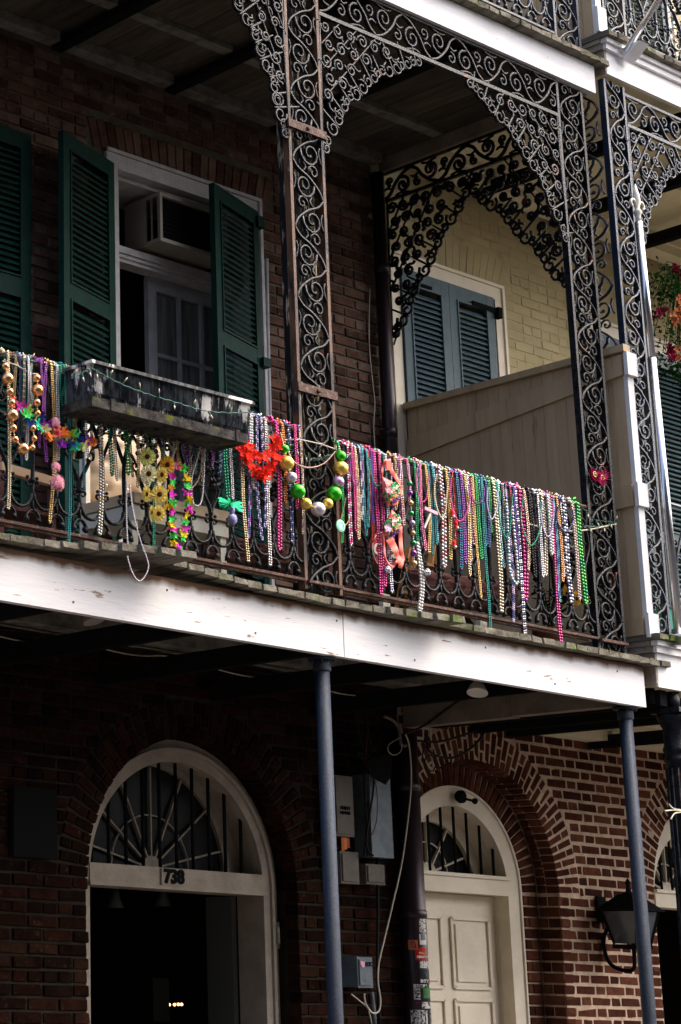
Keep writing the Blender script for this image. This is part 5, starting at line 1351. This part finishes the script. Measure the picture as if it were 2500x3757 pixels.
def slope_seat(pts, Y, label, seed):
    # folding chair with a draped fabric seat: pts = left, right pixel ends of the top edge and drop
    (x0, y0), (x1, y1), drop = pts
    A_, B_ = at(x0, y0, Y), at(x1, y1, Y); t = thing('chair', ((A_.x+B_.x)/2, Y, FZ), label, 'chair', 'folding chairs draped in mauve brown fabric')
    U = (B_-A_); L = U.length; U.normalize(); V = U.cross(Vector((0,1,0))).normalized(); V = V if V.z > 0 else -V
    fr = frame(A_, U, V, (0,-1,0)); cushion(fr, 0, L, -drop, 0, .03, 'mauve', t, 'seat', .03, 18, None, .010, seed)
    for s in (-1, 1):
        c = A_+U*L/2
        part('leg', MB().bar(Vector((c.x-s*.25, Y+.06+s*.02, FZ)), Vector((c.x+s*.22, Y+.06+s*.02, c.z-.05)), .022, .03), M['black'], t)
    return t
slope_seat(((745, 1935), (1085, 2030), .17), .28, 'folding chair draped in mauve brown fabric left of the black backed column', 1)
slope_seat(((1500, 2080), (1900, 2145), .20), .34, 'folding chair draped in mauve brown fabric behind the middle of the bead row', 2)
p = at(1412, 2022, .30)
t = thing('round_sign', p, 'round red sign with ivory script and a white rim behind the bikini top', 'sign')
part('disc', MB().lathe(p, [(.115, .01), (.115, 0)], 36, 'y'), M['red_sign'], t)
part('rim', MB().tube([p+Vector((.108*math.cos(2*PI*k/40), -.003, .108*math.sin(2*PI*k/40))) for k in range(41)], .0025, 5), M['ivory'], t)
text('Coca', .10, (p.x-.01, p.y-.004, p.z+.0), M['ivory'], t, shear=.4, bold=.002)
t = thing('easel', at(1470, 2200, .45), 'varnished pine easel standing behind the railing by the red sign', 'easel')
for (a, b) in (((1455,2240),(1500,2010)), ((1490,2240),(1512,2010))): part('leg', MB().bar(at(*a, .45), at(*b, .5), .025, .02), M['pine'], t)
for y in (2090, 2130, 2170, 2215): part('rung', MB().bar(at(1462+(2240-y)*.1, y, .44), at(1500+(2240-y)*.08, y+5, .44), .012, .018), M['pine'], t)
t = thing('easel', at(1575, 2060, .55), 'second pine easel frame seen between the necklaces left of the fabric chair', 'easel')
for (a, b) in (((1560,2200),(1590,2000)), ((1600,2200),(1600,2000))): part('leg', MB().bar(at(*a, .55), at(*b, .6), .03, .02), M['pine'], t)
part('rung', MB().bar(at(1560, 2070, .55), at(1605, 2080, .55), .03, .02), M['pine'], t)
for i, (x, lb) in enumerate(((1420, 'pale timber leg below the red sign'), (1635, 'pale timber leg behind the railing under the pink razor charm'), (2375-600, 'small white card standing on the deck'))):
    q = at(x, 2290 if i else 2230, .35 if i < 2 else .1)
    solo('timber_offcut', MB().box(q.x-.03, q.x+.03, q.y, q.y+.03, FZ-.005, q.z+.08 if i < 2 else FZ+.09), M['frame_w'], lb, 'timber', 'pale offcuts on the deck')
p = at(2030, 2375, .12)
t = thing('plant_pot', (p.x, .15, FZ), 'dark terracotta pot with a leafy plant near the right end of the deck', 'potted plant')
part('pot', MB().lathe((p.x, .15, FZ-.01), [(.06, 0), (.078, .10), (.088, .102), (.088, .13), (.078, .13)], 18), M['terracotta'], t)
R = random.Random(6); st = MB(); lf = MB()
for i in range(9):
    a = Vector((p.x+R.uniform(-.04,.04), .15+R.uniform(-.03,.03), FZ+.12)); b = a+Vector((R.uniform(-.10,.22), R.uniform(-.1,.12), R.uniform(.25,.55))); st.tube([a, a.lerp(b,.5)+Vector((.01,0,.03)), b], .004, 5)
    for k in range(9):
        c = a.lerp(b, R.uniform(.3, 1)); d = Vector((R.uniform(-1,1), R.uniform(-1,.6), R.uniform(-.5,.6))).normalized()*R.uniform(.05,.09); e = d.cross(Vector((0,0,1))).normalized()*.018
        lf.add([c, c+d*.5+e, c+d, c+d*.5-e], [(0,1,2,3)])
part('stem', st, M['leaf'], t, kind='stuff'); part('leaf', lf, M['leaf'], t, kind='stuff')
for x, y, lb in ((2085,2165,'amber artificial sunflower among the steel blue beads at the right'),(2115,2195,'drooping amber sunflower under the pale blush pearls')): sunflower(x, y, 27, 'p_amber', lb, Y=.04, sq=.8)
t = thing('storage_tub', at(2445, 2260, .5), 'small teal plastic tub behind the blue column at the right edge', 'tub'); p = at(2443, 2290, .5)
part('body', MB().box(p.x-.09, p.x+.09, .45, .6, p.z-.16, p.z+.10), mat('teal_plastic', (.01,.22,.19), .5), t); part('lid', MB().box(p.x-.10, p.x+.10, .44, .61, p.z+.101, p.z+.12), M['teal'], t)

# flowering basket at the right edge
t = thing('hanging_plant', at(2470, 1050, .25), 'trailing bougainvillea with crimson and peach blossoms at the right edge', 'plant')
R = random.Random(11); lf = MB(); st = MB()
cl = []
for i in range(46):
    f_ = R.random(); x = 2455 + (R.uniform(-70, 110) if f_ < .75 else R.uniform(-40, 60)); y = 1000 + f_*370; cl.append((x, y))
top = at(2490, 960, .3)
for x, y in cl:
    c = at(x, y, R.uniform(.05, .5)); st.tube([top+(c-top)*.2, top.lerp(c, .6)+Vector((0,0,.05)), c], .0025, 4)
    for k in range(22):
        q = c+Vector((R.gauss(0,.045), R.gauss(0,.045), R.gauss(0,.045))); d = Vector((R.uniform(-1,1), R.uniform(-1,1), R.uniform(-1,.4))).normalized()*R.uniform(.025,.045); e = d.orthogonal().normalized()*.013
        lf.add([q, q+d*.45+e, q+d, q+d*.45-e], [(0,1,2,3)])
part('foliage', lf, M['leaf'], t, kind='stuff'); part('stem', st, M['leaf'], t, kind='stuff')
for x, y, c in ((2395,1145,'bougain'),(2415,1155,'bougain'),(2430,1142,'bougain'),(2400,1165,'bougain'),(2490,990,'bougain'),(2500,1010,'bougain'),(2480,985,'bougain'),(2490,1090,'peach'),(2500,1110,'peach'),(2475,1170,'peach'),(2490,1180,'peach'),(2500,1160,'peach'),(2485,1150,'peach'),(2455,1295,'bougain'),(2465,1310,'bougain'),(2485,1300,'peach'),(2500,1320,'peach'),(2495,1285,'peach'),(2470,1280,'bougain')):
    mb = MB(); c0 = at(x, y, .0)
    for k in range(4):
        b = blossom(c0+Vector((R.gauss(0,.012), R.gauss(0,.02), R.gauss(0,.012))), .022, R, 4, .8, .5); mb.add(b.v, b.f)
    part('blossom', mb, M['p_'+c], t, True)
# vine in the upper railing of the cream house
lf = MB(); R = random.Random(12)
for i in range(2600):
    x = R.uniform(11.22, 13.2); q = Vector((x, R.uniform(-.02, .12), 7.80+R.random()**.8*.85*(.5+.5*math.sin(x*7)**2))); d = Vector((R.uniform(-1,1), R.uniform(-1,1), R.uniform(-1,.5))).normalized()*.04; e = d.orthogonal().normalized()*.012
    lf.add([q, q+d*.45+e, q+d, q+d*.45-e], [(0,1,2,3)])
o = solo('climbing_vine', lf, mat('blue_green_leaf', (.02,.055,.05), .45), 'blue green vine threaded through the upper right railing beside the slanted flagpole', 'vine')

# ------------------------------------------------------------------ lamps, meter boxes, cables under the gallery
def par_lamp(x, y, Y, label, d):
    p = at(x, y, Y); t = thing('floodlight', p, label, 'floodlight', 'floodlights under the gallery'); d = Vector(d).normalized()
    o = d.orthogonal().normalized(); w = d.cross(o); mb = MB(); P = []; pr = [(.018, -.10), (.022, -.06), (.04, -.04), (.058, 0), (.060, .008), (.052, .006)]
    for r, h in pr:
        for k in range(18): a = 2*PI*k/18; P.append(p+d*h+(o*math.cos(a)+w*math.sin(a))*r)
    n = len(pr); mb.add(P, [(i*18+k, i*18+(k+1)%18, (i+1)*18+(k+1)%18, (i+1)*18+k) for i in range(n-1) for k in range(18)]+[tuple((n-1)*18+k for k in range(18))])
    part('bulb', mb, M['ac'] if x < 1000 else M['frame_w'], t, True)
    part('holder', MB().tube([p-d*.10, p-d*.16, p-d*.16+Vector((0,0,.08))], .022, 10), M['black'], t, True)
par_lamp(345, 2275, .45, 'dark floodlight with a fluted rim under the left part of the gallery', (.1, -.3, -1))
par_lamp(1752, 2538, .30, 'white floodlight bulb under the gallery above the red brick arch', (-.35, -.15, -1))
def boxat(name, x0, y0, x1, y1, d, m, label, cat_='meter box', grp='boxes on the dark wall between the doors', lid=True, Yw=W):
    Y = Yw - d; a, b = at(x0, y0, Y), at(x1, y1, Y); t = thing(name, ((a.x+b.x)/2, Yw, b.z), label, cat_, grp)
    part('case', MB().box(a.x, b.x, Y, Yw-.002, b.z, a.z), M[m], t)
    if lid: part('cover', MB().box(a.x+.012, b.x-.012, Y-.010, Y-.0005, b.z+.015, a.z-.015), M[m], t)
    return t, a, b, Y
t, a, b, Y = boxat('meter_box', 1222, 2842, 1302, 3072, .12, 'grey_box', 'tall dusty grey meter box beside the blue post with orange tags below')
text('STREET\nHOUSE', .030, ((a.x+b.x)/2, Y-.012, (a.z+b.z)/2-.03), M['black'], t)
for k in range(3): solo('paper_tag', MB().box(a.x+.08+k*.030, a.x+.105+k*.030, Y+.02+k*.004, Y+.023+k*.004, b.z-.09+k*.012, b.z-.003), mat('orange_tag%d' % k, ((.55,.16,.06),(.6,.25,.12),(.5,.12,.05))[k], .8), ['left', 'middle', 'right'][k]+' of three orange paper tags hanging under the tall meter box', 'tag', 'orange paper tags')
boxat('meter_box', 1354, 2840, 1446, 3150, .14, 'steel_box', 'long blue grey steel cabinet left of the thick downpipe', lid=False)
boxat('meter_box', 1248, 3122, 1320, 3245, .10, 'grey_box', 'lower dim grey box partly behind the blue post')
boxat('meter_box', 1342, 3168, 1414, 3248, .10, 'grey_box', 'small rounded grey box under the long steel cabinet')
t, a, b, Y = boxat('meter_box', 1310, 3510, 1370, 3625, .14, 'steel_box', 'blue grey junction box with a heart sticker and looping ivory cable')
f = frame(((a.x+b.x)/2-.03, Y-.0125, (a.z+b.z)/2+.05), (1,0,0), (0,0,1), (0,-1,0))
hp = [(.016*math.sin(q)**3*1.3, (.013*math.cos(q)-.005*math.cos(2*q)-.002*math.cos(3*q))*1.3) for q in [2*PI*k/20 for k in range(20)]][::-1]
part('sticker', MB().prism([(u*1.2, v*1.2) for u, v in hp], lambda q: f(q[0], q[1], 0), lambda q: f(q[0], q[1], .002)), M['p_pink'], t)
text('RCC', .034, ((a.x+b.x)/2+.018, Y-.0135, (a.z+b.z)/2+.05), M['b_navy'], t, bold=.001)
a = at(48, 2883, W-.02); b = at(207, 3146, W-.02)
t = thing('wall_plaque', ((a.x+b.x)/2, W, b.z), 'square black plaque on the dark brick left of the numbered doorway', 'plaque'); part('panel', MB().box(a.x, b.x, W-.03, W-.003, b.z, a.z), M['black'], t)
part('edge', MB().box(a.x-.01, b.x+.01, W-.034, W-.0305, b.z-.01, b.z), M['black'], t)
def wire(name, pts, Y, r, m, label, grp=None, k=6):
    P = [at(x, y, Y[i] if isinstance(Y, (list, tuple)) else Y) for i, (x, y) in enumerate(pts)]
    o = solo(name, MB().tube(cat([tuple(p) for p in P], k), r, 5), M[m], label, 'cable', grp, True); return o
G = 'cables under the gallery'
wire('cable', [(1487,2690),(1503,2740),(1510,2850),(1503,2960),(1478,3150),(1448,3290),(1415,3430),(1392,3530),(1388,3600),(1397,3670),(1390,3710),(1365,3715),(1342,3680),(1337,3645)], W-.20, .0055, 'wire_w', 'ivory cable sweeping down across the thick downpipe and looping under the junction box', G)
wire('cable', [(1290,3648),(1320,3672),(1350,3700),(1365,3757)], W-.10, .004, 'wire_w', 'thin ivory cable dropping from the left corner of the junction box', G)
wire('cable', [(1410,2628),(1445,2645),(1466,2680),(1472,2730),(1490,2735)], W-.16, .012, 'grey_box', 'curved grey flexible conduit above the thick downpipe', G)
wire('cable', [(1470,2705),(1430,2730),(1425,2755),(1445,2770),(1470,2758),(1476,2730)], W-.2, .0025, 'wire_w', 'thin ivory loop hanging left of the thick downpipe', G)
wire('cable', [(1350,2690),(1345,2800),(1380,2880),(1385,2980),(1375,3040),(1360,3070)], W-.17, .003, 'terracotta', 'thin rust coloured wire looping over the steel cabinet', G)
wire('cable', [(1480,2695),(1560,2660),(1640,2600),(1700,2560)], [W-.2,W-.2,W-.4,W-.6], .008, 'wire', 'thick black cable running from the downpipe up to the gallery beam', G)
wire('cable', [(1560,2690),(1580,2760),(1660,2780),(1740,2735),(1800,2660),(1860,2630)], W-.08, .0085, 'wire', 'thick black cable sagging across the top of the red brick arch', G)
wire('cable', [(1475,2708),(1600,2722),(1720,2690),(1860,2640),(1960,2640),(2100,2665),(2250,2700),(2400,2715),(2500,2700)], W-.06, .008, 'wire', 'long black cable strung along the top of the red brick wall', G)
wire('cable', [(1560,2700),(1550,2780),(1555,2800),(1585,2830),(1600,2800),(1580,2770),(1560,2790),(1570,2830)], W-.08, .005, 'wire', 'coil of black cable hung on the crown of the red brick arch', G)
wire('cable', [(1582,2670),(1585,2740),(1590,2830)], W-.05, .004, 'wire_w', 'short ivory wire hanging down beside the coil of black cable', G)
wire('cable', [(0,2335),(80,2352),(180,2362),(250,2350),(420,2390),(520,2406),(620,2408),(760,2445),(900,2480),(1100,2505),(1250,2545),(1400,2560),(1500,2580)], W-.35, .0045, 'wire_w', 'long ivory cable sagging beneath the gallery along the dark wall', G, 4)
wire('cable', [(0,2290),(300,2340),(600,2385),(900,2430),(1150,2470),(1300,2500)], W-.6, .009, 'grey_box', 'grey conduit clipped beneath the gallery joists', G, 2)
wire('cable', [(0,2310),(250,2330),(450,2375),(700,2400),(1000,2460),(1250,2510)], W-.5, .006, 'wire', 'black cable running beneath the gallery beside the grey conduit', G, 3)
wire('cable', [(1060,2420),(1075,2560),(1085,2750),(1110,2860),(1160,2900),(1215,2870)], W-.06, .004, 'wire', 'thin black wire dropping down the dark brick to the tall meter box', G)
wire('cable', [(1940,2550),(2010,2562),(2100,2560),(2220,2545)], .9, .004, 'wire_w', 'bundle of pale wires below the end beam', G)
for i, (dx, dy) in enumerate(((0,0),(8,40),(-14,90),(20,120))):
    wire('cable', [(1310+dx,2540),(1340+dx,2640+dy),(1330-dx,2760),(1352+dx,2850),(1345,2960+dy),(1350+dx,3140)], W-.10-.02*i, .007, 'wire', ['foremost', 'second', 'third', 'rearmost'][i]+' of the black cables hanging between the two tall boxes', 'black cables between the boxes')
wire('cable', [(1365,3640),(1372,3700),(1376,3757)], W-.06, .014, 'steel_box', 'blue grey conduit leaving the bottom of the junction box', G, 2)
wire('cable', [(1385,3100),(1388,3350),(1386,3500),(1392,3757)], W-.05, .010, 'wire', 'black pipe running down behind the junction box', G, 2)
solo('black_flag', MB().prism([(1350,2790),(1440,2760),(1436,2850),(1415,2880),(1360,2850)], lambda q: at(q[0], q[1], W-.20), lambda q: at(q[0], q[1], W-.195)), M['black'], 'torn scrap of black plastic hanging over the steel cabinet', 'plastic scrap')

# stickers on the thick downpipe
def pipe_patch(y0, y1, f0, f1, m, name='sticker', r=.0808, parent=DP):
    # f = position across the seen width of the pipe, 0 left .. 1 right
    c = Vector((10.60, W-.09, 0)); v = Vector((0, -CD, 0)) - c; base = math.atan2(v.y, v.x)
    mb = MB(); P = []; Z0, Z1 = zfor(c.x, c.y-.06, y1), zfor(c.x, c.y-.06, y0); n = 5
    for i in range(n+1):
        q = f0 + (f1-f0)*i/n; an = base + math.asin(max(-.99, min(.99, 2*q-1)))
        for z in (Z0, Z1): P.append((c.x+r*math.cos(an), c.y+r*math.sin(an), z))
    mb.add(P, [(2*i, 2*i+2, 2*i+3, 2*i+1) for i in range(n)])
    return part(name, mb, M[m], parent), (Z0+Z1)/2
def pipe_text(s, size, y, q, m, parent, rotd=0):
    c = Vector((10.60, W-.09, 0)); v = Vector((0, -CD, 0)) - c; base = math.atan2(v.y, v.x); an = base + math.asin(2*q-1)
    z = zfor(c.x, c.y-.06, y); r = .083
    return text(s, size, (c.x+r*math.cos(an), c.y+r*math.sin(an), z), M[m], parent, rot=(PI/2, math.radians(rotd), an+PI/2), ext=.0005, bold=.001)
M['st_black'] = mat('sticker_black', (.015,.015,.015), .4); M['st_red'] = mat('sticker_red', (.42,.015,.02), .4); M['st_org'] = mat('sticker_orange', (.5,.13,.03), .4); M['st_grn'] = mat('sticker_green', (.02,.2,.06), .4)
M['st_wht'] = mat('sticker_white', (.55,.55,.52), .4, c2=(.03,.03,.03), sc=75, lo=.52, hi=.54); M['st_wht2'] = mat('sticker_paper', (.6,.6,.56), .45)
s, _ = pipe_patch(3372, 3420, .72, .97, 'st_wht'); 
s, _ = pipe_patch(3450, 3486, .25, .62, 'st_org'); pipe_text('CT', .035, 3468, .45, 'b_violet', s, 80)
s, _ = pipe_patch(3478, 3524, .50, .99, 'st_red'); pipe_text('I SAW IT!', .021, 3512, .78, 'st_wht2', s); pipe_text('~', .09, 3496, .76, 'b_gold', s)
s, _ = pipe_patch(3526, 3552, .66, .99, 'st_wht')
s, _ = pipe_patch(3560, 3606, .60, .99, 'st_black'); pipe_text('SHTY', .026, 3600, .80, 'st_wht2', s); pipe_text('Y', .05, 3578, .88, 'b_skyblue', s)
s, _ = pipe_patch(3612, 3626, .38, .99, 'st_wht2'); pipe_text('LOS A', .026, 3620, .68, 'st_black', s)
s, _ = pipe_patch(3628, 3668, .38, .62, 'st_wht2'); pipe_text('SN', .045, 3648, .50, 'st_black', s, 85)
s, _ = pipe_patch(3622, 3662, .74, .99, 'st_grn'); pipe_text('O', .04, 3642, .86, 'b_gold', s)
s, _ = pipe_patch(3676, 3700, .66, .99, 'st_wht')
s, _ = pipe_patch(3706, 3757, .22, .98, 'st_wht')
s, _ = pipe_patch(3672, 3690, .40, .60, 'st_black'); pipe_text('N', .03, 3681, .5, 'b_magenta', s)
for a, b, q in ((3428, 3450, .70), (3428, 3450, .92)): pipe_patch(a, b, q, q+.04, 'st_wht2', 'decal')
pipe_patch(3450, 3466, .70, .95, 'st_wht2', 'decal')

# wall lantern on the red pier
pw = at(2210, 3332, W-.02); X = pw.x; lc = atx(2322, 3390, X+.02); t = thing('wall_lantern', (X, W, pw.z), 'tapered black lantern on a curled wall bracket on the red brick pier', 'lantern')
part('wall_plate', MB().box(X-.05, X+.05, W-.02, W-.004, pw.z-.10, pw.z+.08), M['black'], t)
part('arm', MB().tube(cat([(X, W-.02, pw.z-.02), (X, W-.12, pw.z-.05), (X, lc.y+.22, pw.z-.20), (X, lc.y+.20, pw.z-.36), (X, lc.y+.10, pw.z-.42), (X, lc.y, pw.z-.40), (X, lc.y, pw.z-.18)], 5), .014, 8), M['black'], t, True)
part('finial', MB().lathe((X, lc.y, lc.z+.20), [(.035, -.03), (.05, 0), (.02, .02), (.012, .06), (.02, .08), (.004, .11)], 12), M['black'], t, True)
def frus(z0, w0, z1, w1, m, name, th=0):
    P = [(X+sx*w0, lc.y+sy*w0, z0) for sx, sy in ((-1,-1),(1,-1),(1,1),(-1,1))]+[(X+sx*w1, lc.y+sy*w1, z1) for sx, sy in ((-1,-1),(1,-1),(1,1),(-1,1))]
    return P
hb = lc.z-.14; ht = lc.z+.10
part('roof', MB().add(frus(ht, .155, ht+.10, .05, 0, 0), [(3,2,1,0),(4,5,6,7),(0,1,5,4),(1,2,6,5),(2,3,7,6),(3,0,4,7)]), M['black'], t)
part('eave', MB().box(X-.165, X+.165, lc.y-.165, lc.y+.165, ht-.014, ht-.0005), M['black'], t)
P = frus(hb, .085, ht-.015, .135, 0, 0)
for k in range(4):
    part('corner_bar', MB().bar(P[k], P[4+k], .014, .014), M['black'], t)
    q = [Vector(P[k]), Vector(P[(k+1)%4]), Vector(P[4+(k+1)%4]), Vector(P[4+k])]; c0 = Vector((X, lc.y, lc.z)); q = [c0+(v-c0)*.96 for v in q]
    part('pane', MB().prism([0,1,2,3], lambda i: q[i], lambda i: q[i]+(c0-q[i])*.03), M['lantern_glass'] if 'lantern_glass' in M else M['dark_glass'], t)
part('base', MB().box(X-.095, X+.095, lc.y-.095, lc.y+.095, hb-.03, hb-.001), M['black'], t)
# ceiling spots and tiny lamps inside the numbered doorway
for x, y, lb in ((424, 3318, 'cone shaped ceiling spot just inside the numbered doorway on the left'), (600, 3312, 'cone shaped ceiling spot just inside the numbered doorway near the middle')):
    p = at(x, y, W+1.0); t = thing('ceiling_spot', p, lb, 'ceiling lamp', 'ceiling spots inside the doorway')
    part('shade', MB().lathe(p, [(.022, .10), (.028, .05), (.055, -.02), (.05, -.022)], 16), M['grey_leaf'], t, True); part('stem', MB().tube([(p.x, p.y, p.z+.10), (p.x, p.y, 3.3)], .012, 8), M['grey_leaf'], t)
for i, (x, y) in enumerate(((622, 3686), (641, 3686), (655, 3685), (667, 3685))):
    solo('lamp_bulb', MB().ball(at(x, y, W+1.25), .010, 8, 6), emit('warm_bulb%d' % i, (1,.55,.18), 1.6), ['first', 'second', 'third', 'fourth'][i]+' from the left in the row of tiny glowing bulbs inside the dark doorway', 'lamp', 'glowing bulbs in the dark doorway')
solo('lamp_bulb', MB().ball(at(2352, 3182, W+.9), .022, 8, 6, (1,1,1.6)), emit('amber_bulb', (1,.6,.2), 3), 'glowing amber bulb behind the arched transom at the right edge', 'lamp')
p = at(594, 3668, W+1.22); solo('poster', MB().box(p.x-.07, p.x+.07, p.y, p.y+.01, p.z-.14, p.z+.14), M['grey_leaf'], 'dim pale poster hanging inside the dark numbered doorway', 'poster')
for k in range(9):
    x = 5.6 + k*.62; part('nail_head', MB().lathe((x, -.045, 3.31 if k % 2 else 3.45), [(.006, .001), (.006, -.002)], 8, 'y'), M['rusty'], g1)
solo('loose_wires', MB().tube(cat([tuple(at(x, y, -.16)) for x, y in ((2500,2972),(2470,2965),(2455,2950))],4), .004, 5).tube(cat([tuple(at(x, y, -.16)) for x, y in ((2500,2975),(2475,2972),(2440,2975))],4), .004, 5).tube(cat([tuple(at(x, y, -.16)) for x, y in ((2498,2980),(2475,2985),(2462,3005))],4), .004, 5), M['wire_w'], 'spray of loose pale wire ends tied to the fluted post', 'wire')
S.cycles.max_bounces = 6
print('part 5', sum(len(o.data.polygons) for o in bpy.data.objects if o.type == 'MESH'))
